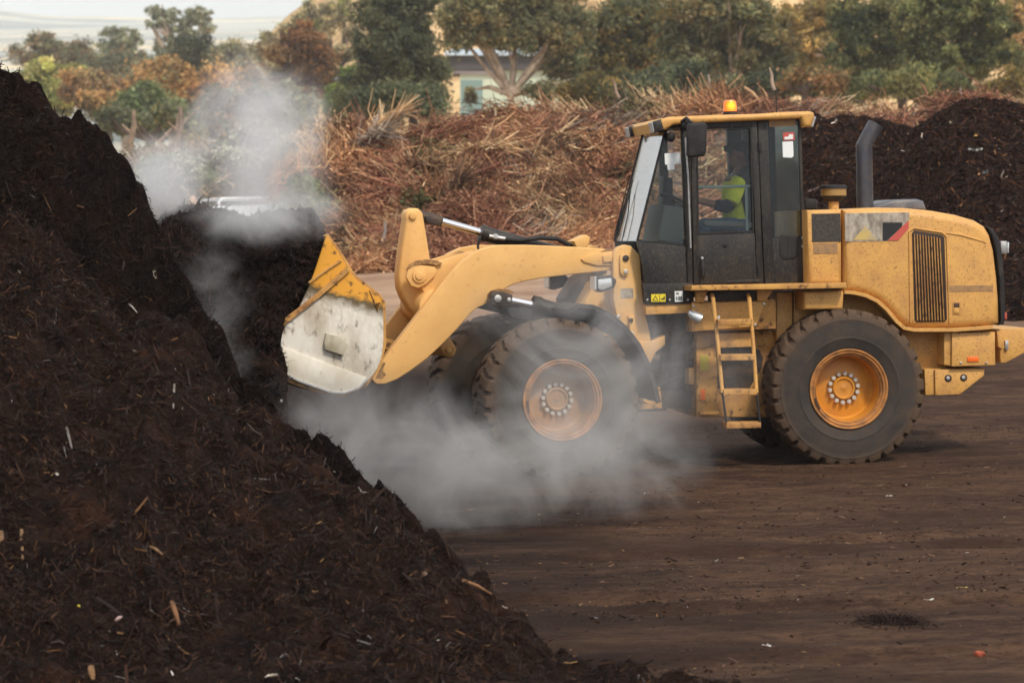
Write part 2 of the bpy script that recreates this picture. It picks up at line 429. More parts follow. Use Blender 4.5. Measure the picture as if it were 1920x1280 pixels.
# --- wheels (local axes: Y across, the outer face towards -Y)
def tyre_mesh():
    half = [(.20, .362), (.232, .385), (.250, .43), (.259, .47), (.262, .475), (.262, .485), (.259, .49), (.261, .54), (.258, .60), (.252, .645), (.2535, .65),
            (.251, .655), (.246, .675), (.240, .700), (.228, .722), (.205, .736), (.18, .741), (.15, .743), (.12, .745), (.09, .7465), (.06, .7475), (.03, .748)]
    prof = [(-s, r) for s, r in half] + [(0, .748)] + [(s, r) for s, r in half[::-1]]
    N = 30
    def rmod(s, r, a, i):
        if r < .66: return 0
        t = abs(s) / .24
        ph = (a * N / (2 * math.pi) + (0.5 if s > 0 else 0) + 0.55 * max(0, .85 - t)) % 1.0
        if abs(s) < .02: return 0
        return -(.034 if r > .715 else .022) if ph < .30 else 0
    mb = MB(); lathe(mb, prof, N * 10, rmod); return mb
def tyre_mat():
    m = mat("tyre_rubber", lin((54, 50, 48)), 0.8, 0, lin((74, 63, 54)), 4.0, 0.4, 0.7, bump=0.12, bscale=60, spec=0.25)
    nt = m.node_tree; b = nt.nodes["Principled BSDF"]; prev = b.inputs["Base Color"].links[0].from_socket
    tc = node(nt, "ShaderNodeTexCoord"); v = node(nt, "ShaderNodeVectorMath", operation='MULTIPLY'); v.inputs[1].default_value = (1, 0, 1)
    ln = node(nt, "ShaderNodeVectorMath", operation='LENGTH'); nt.links.new(tc.outputs["Object"], v.inputs[0]); nt.links.new(v.outputs[0], ln.inputs[0])
    nz = node(nt, "ShaderNodeTexNoise"); nz.inputs["Scale"].default_value = 9; nz.inputs["Detail"].default_value = 8; nt.links.new(tc.outputs["Object"], nz.inputs["Vector"])
    ad = node(nt, "ShaderNodeMath", operation='MULTIPLY_ADD'); nt.links.new(nz.outputs[0], ad.inputs[0]); ad.inputs[1].default_value = 0.10; nt.links.new(ln.outputs["Value"], ad.inputs[2])
    rm = node(nt, "ShaderNodeMapRange"); rm.inputs[1].default_value = .66; rm.inputs[2].default_value = .74; rm.inputs[4].default_value = 0.85; nt.links.new(ad.outputs[0], rm.inputs[0])
    mx = node(nt, "ShaderNodeMix", data_type='RGBA'); nt.links.new(rm.outputs[0], mx.inputs["Factor"]); nt.links.new(prev, mx.inputs[6]); mx.inputs[7].default_value = (*lin((86, 68, 53)), 1)
    nt.links.new(mx.outputs[2], b.inputs["Base Color"]); return m
M_tyre = tyre_mat()
def make_wheel():
    w = bpy.data.objects.new("wheel", None); link(w, loader)
    def lp(name, mb, m, sharp=35): return mesh_obj(name, np.vstack(mb.v), mb.f, m, w, None, sharp=sharp)
    lp("tyre", tyre_mesh(), M_tyre, 30)
    mb = MB(); lathe(mb, [(.22, .37), (-.225, .375), (-.245, .378), (-.250, .372), (-.248, .362), (-.235, .352), (-.236, .346), (-.243, .342), (-.238, .334), (-.222, .330),
                          (-.215, .322), (-.219, .316), (-.212, .310), (-.19, .306)], 96); lp("rim", mb, M_rimd)
    mb = MB(); lathe(mb, [(-.19, .306), (-.02, .290), (-.004, .275), (-.012, .23), (-.024, .17), (-.026, .112), (-.06, .108), (-.068, .100), (-.066, .088), (-.052, .080), (-.048, .04), (-.052, .02),
                          (-.056, .008), (-.056, .0005)], 72); lp("wheel_disc", mb, M_rim)
    mb = MB(); lathe(mb, [(.2, .36), (.05, .33), (.04, .15), (.0, .05), (.0, .001)], 48); lp("inner_disc", mb, M_dark)
    mb = MB()
    for k in range(6):
        a = math.radians(200 + k * 3.2); c, s_ = math.cos(a), math.sin(a)
        tube(mb, [(c * .335, -.23, s_ * .335), (c * .335, -.252, s_ * .335)], .010, 8)
    lp("valve_lug", mb, M_dark)
    for k in range(14):
        a = 2 * math.pi * (k + .5) / 14
        mb = MB(); tube(mb, [(math.cos(a) * .137, -.022, math.sin(a) * .137), (math.cos(a) * .137, -.062, math.sin(a) * .137), (math.cos(a) * .137, -.068, math.sin(a) * .137)], [.0225, .0215, .016], 12)
        lp("wheel_nut", mb, M_nut)
    return w
def dup_part(src, loc, rot):
    c = src.copy(); scene.collection.objects.link(c); c.parent = loader; c.location = loc; c.rotation_euler = rot
    for ch in src.children:
        d = ch.copy(); scene.collection.objects.link(d); d.parent = c
    return c
w0 = make_wheel()
def hub(fr, u, s): return Vector(fr.w(u, s, .745) - O)
w0.location = hub(RF, 1.45, -.965); w0.rotation_euler = (0, 0.4, RF.yaw)
w0.rotation_mode = 'YXZ'
w0.rotation_euler = (0, 0.1, RF.yaw)
dup_part(w0, hub(RF, 1.45, .965), (0, 0.5, RF.yaw + math.pi))
wf = dup_part(w0, hub(FF, -1.45, -.965), (0, 0.35, FF.yaw)); wf["label"] = "front wheel, its disc painted paler for the steam veil"
M_rim_veil = mat("steam_veiled_rim_paint", lin((178, 138, 96)), 0.7, 0, lin((150, 118, 86)), 6.0, 0.4, 0.65, spec=0.2)  # veil of steam over the front rim put into its paler paint
for d in wf.children:
    if d.name.startswith("wheel_disc"): d.material_slots[0].link = 'OBJECT'; d.material_slots[0].material = M_rim_veil
dup_part(w0, hub(FF, -1.45, .965), (0, 0.9, FF.yaw + math.pi))

# --- rear body
def P(name, fr, pts, s0, s1, m, r=.008, n=2, label=None, parent=None, sharp=38):
    mb = MB(); pp(mb, fr, pts, s0, s1, r, n); return part(name, mb, m, parent or loader, label, sharp)
hood_pts = [(1582, 393), (1640, 389), (1700, 390), (1750, 395), (1795, 403), (1830, 413), (1848, 424), (1858, 440), (1866, 470), (1872, 520), (1875, 560), (1876, 606), (1862, 612), (1780, 616), (1715, 616),
            (1697, 611), (1682, 598), (1664, 577), (1645, 561), (1622, 551), (1600, 547), (1583, 546)]
S = -1.0
hood = P("hood", RF, hood_pts, S, -S, M_yel, .085, 5, sharp=50)
front_hood = P("engine_cover", RF, [(1513, 394), (1579, 392), (1579, 532), (1516, 533)], S, -S, M_yel, .05, 4, sharp=50)
P("wheel_fender", RF, [(1508, 546), (1580, 545), (1583, 549), (1581, 580), (1508, 581)], S - .03, -.55, M_yel, .03, 3)
mb = MB()   # rolled lip round the rear wheel arch
arch = RF.poly([(1583, 551), (1600, 552), (1622, 557), (1643, 567), (1661, 583), (1679, 605), (1694, 618), (1715, 622), (1790, 622), (1862, 617)], S - .03)
ribbon(mb, RF, arch, .035, S - .035, S + .2); part("arch_lip", mb, M_yel, loader)
P("rear_grille_frame", RF, [(1850, 424), (1862, 428), (1874, 450), (1881, 490), (1884, 540), (1885, 590), (1883, 608), (1874, 610), (1877, 600), (1874, 520), (1868, 470), (1860, 440)], S + .06, -S - .06, M_rubber, .01)
mb = MB(); pp(mb, RF, [(1876, 452), (1888, 452), (1888, 476), (1878, 476)], -.75, -.55, .006)
tl = part("tail_lamp", mb, M_steel, loader)
mb = MB(); pp(mb, RF, [(1889, 454), (1892, 454), (1892, 474), (1889, 474)], -.74, -.56, .003); part("lens", mb, M_lens, tl)
mb = MB(); pp(mb, RF, [(1884, 586), (1888, 586), (1888, 598), (1884, 598)], -.9, -.85, .003); part("tail_reflector", mb, M_red, loader)
# louvred side grille: a dark recess with upright bars
gp = [(1714, 432), (1765, 440), (1771, 446), (1776, 598), (1772, 603), (1720, 604), (1715, 600), (1710, 438)]
grille = P("side_grille", RF, gp, S - .006, S + .02, mat("grille_dark", lin((46, 28, 16)), .7), .004)
for k in range(10):
    f = (k + .5) / 10; x0 = 1712 + f * 53; x1 = 1718 + f * 55; y0 = 435 + f * 8
    mb = MB(); pp(mb, RF, [(x0 - .9, y0 + 3), (x0 + .8, y0 + 3), (x1 + .8, 601), (x1 - .9, 601)], S - .022, S - .004, .004)
    part("grille_bar", mb, M_yeld, grille)
mb = MB()
ribbon(mb, RF, RF.poly([(1709, 606), (1706, 434), (1714, 429), (1766, 437), (1774, 444), (1780, 606)], S - .012), .012, S - .014, S + .01); part("grille_surround", mb, M_yel, grille)
# scoop crease behind the grille
mb = MB(); pp(mb, RF, [(1774, 437), (1800, 442), (1838, 452), (1850, 456), (1838, 450), (1800, 437)], S - .008, S + .03, .004); part("body_crease", mb, M_yel, loader)
# latch, decals
l_ = P("door_latch", RF, [(1786, 566), (1802, 566), (1802, 590), (1786, 590)], S - .006, S + .01, M_yeld, .003)
P("latch_paddle", RF, [(1789, 577), (1799, 577), (1799, 587), (1789, 587)], S - .016, S - .004, M_yel, .003, parent=l_)
P("latch_recess", RF, [(1788.5, 568), (1799, 568), (1799, 576), (1788.5, 576)], S - .009, S - .004, M_dark, .002, parent=l_)
P("side_stripe", RF, [(1780, 535), (1862, 535), (1862, 546), (1780, 547)], S - .004, S + .01, M_stripe, .001, 1)
P("anti_glare_patch", RF, [(1522, 401), (1576, 400), (1577, 453), (1523, 454)], S - .004, S + .01, mat("black_mesh_decal", lin((52, 48, 46)), .8, 0, lin((80, 72, 62)), 40, .45, .7), .001, 1)
P("worn_decal", RF, [(1525, 456), (1570, 455), (1571, 475), (1525, 476)], S - .004, S + .01, M_stripe, .001, 1)
dec = P("body_decal", RF, [(1584, 400), (1705, 398), (1705, 412), (1664, 452), (1585, 453)], S - .004, S + .01, M_grey_decal, .001, 1)
P("decal_dark_panel", RF, [(1655, 417), (1692, 417), (1692, 424), (1664, 451), (1655, 451)], S - .007, S, M_ink, .001, 1, parent=dec)
P("decal_red_bar", RF, [(1704, 413), (1704, 428), (1684, 451), (1665, 451)], S - .0075, S, M_red, .001, 1, parent=dec)
P("decal_triangle", RF, [(1622, 424), (1646, 450), (1600, 450)], S - .0065, S, mat("decal_yellow", lin((190, 165, 100)), .7, 0, lin((170, 155, 125)), 9), .001, 1, parent=dec)

# --- exhaust, pre-cleaner, hood-top housing
def at_s(px, py, s, fr=RF): return fr.p3(px, py, s)
mb = MB(); sE = -.1
a, b = at_s(1622, 396, sE), at_s(1620, 272, sE); c = at_s(1639, 238, sE)
tube(mb, [a, b, c + (c - b) * .15], [.083, .080, .080], 24, cap=False)
tube(mb, [c + (c - b) * .15, b, a], [.074, .074, .076], 24, cap=False)
ex = part("exhaust_pipe", mb, M_exh, loader, sharp=25)
mb = MB(); sC = -.35
tube(mb, [at_s(1563, 395, sC), at_s(1563, 374, sC)], .05, 20); pc = part("air_pre_cleaner", mb, M_yel, loader)
mb = MB(); tube(mb, [at_s(1563, 378, sC), at_s(1563, 371, sC), at_s(1563, 367, sC)], [.075, .10, .128], 28); part("pre_cleaner_base", mb, M_rubber, pc)
mb = MB(); tube(mb, [at_s(1563, 367.5, sC), at_s(1563, 353, sC)], .124, 28); part("pre_cleaner_bowl", mb, mat("amber_bowl", lin((150, 120, 70)), .35), pc)
mb = MB(); tube(mb, [at_s(1563, 354, sC), at_s(1563, 349, sC), at_s(1563, 347, sC)], [.132, .130, .11], 28); part("pre_cleaner_cap", mb, M_rubber, pc)
P("intake_housing", RF, [(1637, 394), (1648, 382), (1678, 374), (1720, 373), (1732, 377), (1738, 394)], -.25, .45, mat("grey_housing", lin((84, 84, 90)), .5, 0, lin((110, 108, 110)), 8), .03, 3)
mb = MB(); pp(mb, RF, [(1510, 372), (1532, 374), (1534, 392), (1510, 392)], .2, .5, .02); part("rain_cap", mb, M_rubber, loader)

# --- counterweight and hitch
cw = P("counterweight", RF, [(1770, 623), (1866, 622), (1867, 684), (1785, 687), (1770, 684)], -.95, .95, M_yel, .015)
P("counterweight_plate", RF, [(1785, 624), (1866, 623), (1866, 684), (1785, 687)], -.985, -.94, M_yel, .008, parent=cw)
P("side_reflector", RF, [(1814, 669), (1835, 669), (1835, 678), (1814, 678)], -.995, -.98, M_orange, .003, parent=cw)
for x in (1802, 1850):
    mb = MB(); disc(mb, RF, x, 680, 2.2, -.996, -.98, .002, 12); part("bolt", mb, M_steel, cw)
lw = P("lower_counterweight", RF, [(1733, 692), (1847, 690), (1846, 703), (1800, 740), (1735, 741)], -.9, .9, M_yel, .015)
P("lower_face", RF, [(1753, 693), (1846, 691), (1845, 704), (1800, 739), (1754, 741)], -.93, -.89, M_yel, .008, parent=lw)
for x, y in ((1778, 709), (1807, 708)):
    mb = MB(); disc(mb, RF, x, y, 7, -.934, -.92, .003, 20); h = part("bolt_hole", mb, M_dark, lw)
    mb = MB(); disc(mb, RF, x, y, 3.6, -.945, -.93, .003, 14); part("bolt", mb, M_steel, lw)
P("rear_frame", RF, [(1690, 616), (1775, 616), (1775, 694), (1690, 694)], -.72, .72, M_yel, .01)
hi = P("hitch_bumper", RF, [(1873, 617), (1932, 615), (1932, 655), (1886, 680), (1876, 680)], -.80, .80, M_yel, .01)
P("hitch_bracket", RF, [(1869, 620), (1874, 619), (1884, 650), (1880, 655), (1872, 650)], -.88, -.79, M_yel, .006, parent=hi)
P("hitch_clip", RF, [(1885, 638), (1891, 638), (1891, 656), (1885, 656)], -.83, -.79, M_steel, .003, parent=hi)

# --- chassis between ladder and rear wheel
P("frame_post", RF, [(1456, 548), (1486, 548), (1486, 792), (1456, 792)], -.70, -.4, M_yel, .012)
P("frame_side", RF, [(1488, 548), (1700, 556), (1700, 700), (1488, 770)], -.66, -.35, M_yel, .01)
P("hydraulic_tank", RF, [(1306, 622), (1454, 618), (1454, 782), (1306, 782)], -.62, .6, M_yeld, .02)
P("tank_access_hole", RF, [(1346, 655), (1360, 648), (1405, 648), (1424, 656), (1431, 672), (1428, 690), (1415, 712), (1405, 728), (1346, 728)], -.626, -.6, M_dark, .004)
P("step_box", RF, [(1346, 625), (1411, 623), (1412, 650), (1347, 652)], -.80, -.6, M_yel, .008)
sp = P("side_plate", RF, [(1298, 566), (1455, 560), (1455, 616), (1298, 622)], -.88, -.60, M_yeld, .008)
P("gusset_plate", RF, [(1298, 568), (1436, 564), (1418, 612), (1298, 621)], -.905, -.87, M_yel, .005, parent=sp)
for x, y in ((1301, 574), (1433, 570), (1416, 609)):
    mb = MB(); disc(mb, RF, x, y, 2.5, -.915, -.9, .002, 12); part("bolt", mb, M_steel, sp)
P("vent_strip", RF, [(1330, 546), (1418, 543), (1418, 562), (1330, 565)], -.93, -.85, M_blk, .005)
P("bracket", RF, [(1306, 547), (1326, 546), (1320, 566), (1308, 567)], -.95, -.85, M_yel, .005)
P("bracket", RF, [(1420, 543), (1452, 541), (1436, 564), (1420, 564)], -.95, -.85, M_yel, .005)
P("cab_platform", RF, [(1297, 536), (1587, 530), (1588, 540), (1297, 545)], -1.17, .9, M_yeld, .008)
P("rear_hinge_panel", RF, [(1306, 655), (1344, 650), (1344, 782), (1306, 782)], -.72, -.6, M_yeld, .008)
P("orange_tag", RF, [(1314, 730), (1322, 730), (1322, 750), (1314, 750)], -.728, -.71, M_orange, .002, 1)
wl = P("warning_label", RF, [(1313, 665), (1329, 665), (1329, 695), (1313, 695)], -.728, -.71, mat("faded_yellow_label", lin((175, 160, 60)), .7), .002, 1)
P("lower_rail", RF, [(1312, 772), (1348, 770), (1348, 776), (1312, 778)], -.80, -.6, M_yeld, .004)
# articulation joint machinery
P("cab_underside", RF, [(1207, 588), (1312, 585), (1312, 648), (1218, 652)], -.35, .5, M_dark, .02)
P("transmission_case", RF, [(1216, 604), (1262, 600), (1300, 612), (1302, 640), (1226, 646)], -.52, -.3, M_dark, .05, 3)
mb = MB()
pp(mb, RF, [(1225, 640), (1308, 636), (1308, 660), (1225, 664)], -.35, .4, .01); pp(mb, RF, [(1222, 735), (1308, 732), (1308, 764), (1222, 766)], -.4, .4, .01)
pp(mb, RF, [(1255, 660), (1300, 660), (1300, 735), (1255, 735)], -.1, .4, .01)
jt = part("articulation_joint", mb, M_dark, loader)
mb = MB(); tube(mb, [at_s(1205, 690, -.45), at_s(1268, 684, -.45)], .055, 16); tube(mb, [at_s(1268, 684, -.45), at_s(1312, 680, -.45)], .03, 14); part("steering_cylinder", mb, M_blk, loader)
for k in range(5):
    mb = MB(); y0 = 600 + k * 22
    tube(mb, [at_s(1204, y0 + 20, -.3 - .03 * k), at_s(1232, y0 + 34 + 6 * (k % 2), -.36), at_s(1270, y0 + 20, -.38 + .02 * k), at_s(1312, y0 + 4, -.5)], .017, 10)
    part("hydraulic_hose", mb, M_rubber, loader)
P("frame_bracket", RF, [(1292, 690), (1306, 690), (1306, 720), (1292, 720)], -.60, -.4, M_yel, .006)
# ladder
ld = bpy.data.objects.new("ladder", None); link(ld, loader)
for xa, xb in ((1337, 1363), (1405, 1426)):
    mb = MB(); xm = xa + (xb - xa) * .74
    tube(mb, [at_s(xa - 2, 553, -1.02), at_s(xa, 560, -1.12), at_s(xa + (xm - xa) * .5, 650, -1.16), at_s(xm - 2, 736, -1.2)], .019, 12); part("ladder_rail", mb, M_yel, ld)
    mb = MB(); tube(mb, [at_s(xm - 2, 734, -1.2), at_s(xb, 800, -1.22)], .011, 8); part("ladder_strap", mb, M_rubber, ld)
for y, x0, x1 in ((604, 1346, 1411), (670, 1351, 1416), (735, 1357, 1420), (797, 1362, 1427)):
    mb = MB(); pp(mb, RF, [(x0, y - 5), (x1, y - 6), (x1, y + 5), (x0, y + 6)], -1.24, -1.05, .005); part("ladder_step", mb, M_yeld, ld)
mb = MB(); pp(mb, RF, [(1345, 592), (1350, 592), (1350, 602), (1345, 602)], -1.14, -1.08, .003); part("step_hook", mb, M_steel, ld)
mb = MB(); tube(mb, [at_s(1291, 585, -.95), at_s(1299, 590, -.95), at_s(1314, 598, -.96)], [.02, .045, .05], 14); part("step_lamp", mb, M_lens, loader)

# --- cab
SC = -.80; SFAR = .40
cab = bpy.data.objects.new("cab", None); link(cab, loader)
def C(name, pts, s0, s1, m, r=.006, n=2, label=None): return P(name, RF, pts, s0, s1, m, r, n, label, parent=cab)
C("front_pillar", [(1279, 236), (1293, 235), (1300, 563), (1291, 563)], SC - .02, SC + .08, M_blk)
C("rear_pillar", [(1421, 225), (1438, 224), (1453, 531), (1434, 532)], SC - .01, SC + .08, M_blk)
C("rear_lower_panel", [(1448, 447), (1508, 442), (1513, 529), (1453, 531)], SC - .005, SC + .06, M_blk)
C("rear_corner_post", [(1497, 222), (1502, 222), (1509, 442), (1503, 442)], SC, SC + .05, M_blk)
C("rear_top_rail", [(1438, 222), (1498, 219), (1499, 227), (1438, 230)], SC, SC + .05, M_blk)
gq = C("rear_side_window", [(1438, 230), (1498, 226), (1504, 442), (1448, 447)], SC + .015, SC + .021, M_glass, .001, 1)
def CS(name, pts, s0, m, parent, th=.004):
    return P(name, RF, pts, s0, s0 + th, m, .0008, 1, parent=parent)
CS("window_sticker", [(1442, 223), (1491, 221), (1492, 236), (1442, 238)], SC - .006, M_stripe, gq)
CS("warning_sticker", [(1468, 249), (1489, 248), (1490, 263), (1469, 264)], SC + .008, M_red, gq)
CS("sticker_white_field", [(1471, 257), (1479, 256), (1479, 252), (1487, 252), (1487, 261), (1471, 262)], SC + .004, M_paper, gq)
CS("paper_note", [(1467, 266), (1487, 265), (1488, 293), (1484, 296), (1468, 295)], SC + .008, M_paper, gq)
v_ = C("oval_vent", [(1467, 440), (1490, 440), (1497, 448), (1497, 478), (1490, 486), (1470, 487), (1462, 478), (1461, 450)], SC - .012, SC + .02, M_rubber, .006)
CS("vent_recess", [(1469, 444), (1488, 444), (1493, 450), (1493, 477), (1488, 482), (1472, 483), (1466, 476), (1465, 451)], SC - .0135, M_ink, v_, .01)
CS("vent_bar", [(1477, 442), (1480, 442), (1481, 485), (1478, 485)], SC - .018, M_blk, v_, .01)
for y in (446, 462):
    mb = MB(); disc(mb, RF, 1505, y, 2.4, SC - .012, SC, .002, 10); part("bolt", mb, M_steel, cab)
# door
dr = bpy.data.objects.new("door", None); link(dr, loader)
def D(name, pts, s0, s1, m, r=.006, n=2): return P(name, RF, pts, s0, s1, m, r, n, parent=dr)
SD = SC - .03
D("door_stile", [(1295, 232), (1306, 231.5), (1310, 441), (1311, 533), (1301, 533.5)], SD, SD + .05, M_blk)
D("door_stile", [(1408, 226), (1419, 225.5), (1432, 531), (1420, 531)], SD, SD + .05, M_blk)
D("door_top_rail", [(1306, 231.5), (1408, 226), (1409, 239), (1306, 244)], SD + .002, SD + .05, M_blk)
D("door_lower_panel", [(1309, 441), (1415, 437), (1420, 531), (1311, 533)], SD + .004, SD + .05, M_blk)
D("door_sill_trim", [(1362, 526), (1424, 523), (1424, 528), (1362, 531)], SD - .012, SD + .01, M_blk, .003)
dg = D("door_window", [(1306, 244), (1409, 239), (1415, 437), (1309, 441)], SD + .022, SD + .028, M_glass, .001, 1)
ir = MB()
ribbon(ir, RF, RF.poly([(1307, 438), (1305.5, 245), (1409, 240), (1414, 435), (1307, 439.5)], SD), -.018, SD - .006, SD + .02); part("window_seal", ir, M_rubber, dr)
mb = MB(); tube(mb, [at_s(1317, 484, SD - .01), at_s(1317, 487, SD - .04), at_s(1318, 517, SD - .04), at_s(1318, 520, SD - .01)], .017, 10); dh = part("door_handle", mb, M_rubber, dr)
mb = MB(); disc(mb, RF, 1317, 484, 2.5, SD - .05, SD - .03, .003, 10); part("handle_lock", mb, M_steel, dh)
mb = MB(); disc(mb, RF, 1360, 459, 4.5, SD - .006, SD + .01, .002, 14); part("door_lock", mb, M_rubber, dr)
for y in (268, 500):
    mb = MB(); tube(mb, [at_s(1423, y, SD), at_s(1424, y + 16, SD)], .02, 8); part("door_hinge", mb, M_rubber, dr)
mb = MB(); tube(mb, [at_s(1308, 351, SC + .1), at_s(1410, 349, SC + .1)], .014, 10); tube(mb, [at_s(1399, 350, SC + .1), at_s(1401, 432, SC + .1)], .014, 10)
part("grab_rail", mb, mat("pale_rail", lin((150, 165, 158)), .4), dr)
# front glass, far side, rear, floor
fq = C("front_side_window", [(1248, 247), (1280, 236), (1290, 463), (1195, 452)], SC + .03, SC + .036, M_glass, .001, 1)
CS("paper_note", [(1246, 288), (1276, 286), (1277, 307), (1247, 309)], SC + .025, M_paper, fq); CS("paper_note", [(1251, 309), (1264, 308), (1265, 318), (1252, 319)], SC + .025, M_paper, fq)
C("front_lower_panel", [(1194, 452), (1291, 463), (1299, 568), (1212, 568), (1205, 500)], SC + .0, SC + .05, M_blk)
skl = P("lower_skirt", RF, [(1206, 532), (1300, 530), (1301, 569), (1210, 571)], SC - .03, SC + .02, M_blk, .004, parent=cab)
lb = CS("warning_label", [(1221, 551.5), (1248, 551), (1248, 565.5), (1221, 566)], SC - .034, M_lab, skl)
CS("label_triangle", [(1229, 553), (1234, 564), (1223, 564)], SC - .0355, M_ink, skl); CS("label_triangle_field", [(1229, 556), (1232, 563), (1225.5, 563)], SC - .037, M_lab, skl)
CS("label_divider", [(1236.3, 552), (1237.2, 552), (1237.2, 565.5), (1236.3, 565.5)], SC - .0355, M_ink, skl)
CS("label_figure", [(1239, 560), (1244, 559), (1244.5, 555), (1246.5, 555), (1246.5, 562), (1239, 562)], SC - .0355, M_ink, skl)
CS("noise_label", [(1265, 546), (1280, 545.5), (1280.5, 565.5), (1265.5, 566)], SC - .034, M_paper, skl)
def text(body, fr, px, py, s, hpx, m, name, parent):
    cu = bpy.data.curves.new(name, 'FONT'); cu.body = body; cu.size = hpx / 195 * 1.38; cu.align_x = 'CENTER'; cu.align_y = 'CENTER'; cu.offset = 0.0015; cu.extrude = .0005
    tmp = bpy.data.objects.new("tmp", cu); scene.collection.objects.link(tmp); bpy.context.view_layer.update()
    me = bpy.data.meshes.new_from_object(tmp.evaluated_get(bpy.context.evaluated_depsgraph_get())); bpy.data.objects.remove(tmp); bpy.data.curves.remove(cu)
    me.materials.clear(); me.materials.append(m)
    o = bpy.data.objects.new(name, me); link(o, parent)
    u, l = fr.u, fr.l
    M = Matrix(((u[0], 0, -l[0], 0), (u[1], 0, -l[1], 0), (0, 1, 0, 0), (0, 0, 0, 1)))
    M.translation = Vector(fr.p3(px, py, s) - abs_loc(parent)); o.matrix_local = M
    o.rotation_mode = 'XYZ'
    return o
text("105", RF, 1273, 559.5, SC - .0375, 6.6, M_ink, "label_digits", skl)
CS("label_line", [(1267.5, 548), (1273, 548), (1273, 552), (1267.5, 552)], SC - .0375, mat("grey_ink", lin((130, 130, 130)), .7), skl)
for x in (1214, 1256, 1290):
    mb = MB(); disc(mb, RF, x, 562, 2, SC - .036, SC - .02, .002, 10); part("bolt", mb, M_steel, cab)
P("side_sill", RF, [(1210, 571), (1303, 569), (1303, 586), (1212, 590)], SC - .01, .7, M_yel, .006)
# windscreen: curved from the near corner over to the far corner
nt_, nb_ = RF.uz(1248, 247, SC + .03), RF.uz(1195, 452, SC + .03)
V = []; Fc = []; K = 12
for i in range(K + 1):
    s_ = SC + .03 + (SFAR - SC - .06) * i / K; bl = -.05 * (1 - (2 * i / K - 1) ** 2)
    V += [RF.w(nt_[0] + bl, s_, nt_[1]), RF.w(nb_[0] + bl, s_, nb_[1])]
Fc = [[2 * i, 2 * i + 1, 2 * i + 3, 2 * i + 2] for i in range(K)]
mb = MB(); mb.add(V, Fc); ws = part("windscreen", mb, M_wind, cab)
for sgn in (1, -1):
    mb = MB(); k = SC + .035 if sgn > 0 else SFAR - .035
    tube(mb, [RF.w(nt_[0], k, nt_[1] + .02), RF.w(nb_[0], k, nb_[1])], .012, 8); part("windscreen_seal", mb, M_rubber, cab)
def wsp(fu, fz):   # a point just ahead of the windscreen
    s_ = SC + .03 + (SFAR - SC - .06) * fu; bl = -.05 * (1 - (2 * fu - 1) ** 2); u = nt_[0] + (nb_[0] - nt_[0]) * fz + bl - .03; z = nt_[1] + (nb_[1] - nt_[1]) * fz
    return RF.w(u, s_, z)
for f0, f1 in ((.35, .55), (.75, .95)):
    mb = MB(); tube(mb, [wsp(f0, 1.0), wsp(f0 + .03, .75), wsp(f1, .52)], .006, 6); wp = part("wiper", mb, M_rubber, cab)
    mb = MB(); tube(mb, [wsp(f1, .42), wsp(f1, .95)], .005, 6); part("wiper_blade", mb, M_rubber, wp)
# far side: window and door frame as on the near side, rear glass, floor
S2 = SFAR
C("far_side_glass", [(1248, 247), (1500, 226), (1507, 442), (1196, 452)], 0, .001, M_glass) if False else None
nearpoly = RF.poly([(1248, 247), (1500, 223), (1507, 445), (1196, 454)], SC)
mb = MB(); prism(mb, RF, nearpoly, S2 - .02, S2 - .014, .001, 1); part("far_side_window", mb, M_glass, cab)
def farP(name, pts, m, s0=S2 - .06, s1=S2 + .02):
    mb = MB(); prism(mb, RF, RF.poly(pts, SC), s0, s1, .005, 1); return part(name, mb, m, cab)
farP("far_pillar", [(1279, 236), (1296, 235), (1303, 563), (1288, 563)], M_blk)
farP("far_pillar", [(1412, 225), (1440, 224), (1455, 531), (1426, 532)], M_blk)
farP("far_pillar", [(1492, 222), (1503, 222), (1512, 442), (1500, 442)], M_blk)
farP("far_lower_panel", [(1194, 450), (1512, 442), (1513, 529), (1300, 560), (1212, 568)], M_blk, S2 - .05, S2 + .015)
C("cab_floor", [(1205, 530), (1512, 522), (1513, 531), (1210, 569)], SC + .06, SFAR - .06, M_blk)
C("cab_rear_wall", [(1496, 445), (1508, 442), (1513, 525), (1502, 525)], SC + .07, SFAR - .07, M_blk)
mb = MB(); prism(mb, RF, RF.poly([(1499, 226), (1500.5, 226), (1507.5, 445), (1506, 445)], SC), SC + .05, SFAR - .05, .001, 1); part("cab_rear_window", mb, M_glass, cab)
# roof
roof_pts = [(1229, 230), (1236, 223), (1256, 219), (1330, 216), (1420, 213.5), (1470, 210), (1518, 208.5), (1526, 211), (1528, 217), (1521, 237), (1507, 238), (1503, 222), (1440, 225), (1330, 230), (1264, 234), (1250, 243), (1234, 247)]
mb = MB(); prism(mb, RF, RF.poly(roof_pts, -.9), -.9, SFAR + .1, .03, 3); roof = part("roof", mb, M_yel, loader)
mb = MB(); prism(mb, RF, RF.poly([(1255, 232), (1500, 222), (1500, 226), (1250, 240)], SC), SC + .0, SFAR, .003, 1); part("headliner", mb, M_blk, roof)
for sg in (-1, 1):
    s0 = -.93 if sg < 0 else SFAR - .1
    mb = MB(); pl = RF.poly([(1224, 229), (1240, 223), (1246, 244), (1228, 249)], -.93); prism(mb, RF, pl, s0, s0 + .22, .02, 2); wl_ = part("work_lamp", mb, M_blk, roof)
    pl2 = RF.poly([(1222.5, 230), (1225, 228.5), (1229, 247), (1226.5, 248)], -.93); mb = MB(); prism(mb, RF, pl2, s0 + .02, s0 + .2, .004, 1); part("lamp_glass", mb, M_lens, wl_)
    mb = MB(); prism(mb, RF, RF.poly([(1527, 219), (1532, 219), (1526, 238), (1521, 238)], -.9), s0 + .05, s0 + .2, .006, 1); rl = part("rear_work_lamp", mb, M_steel, roof)
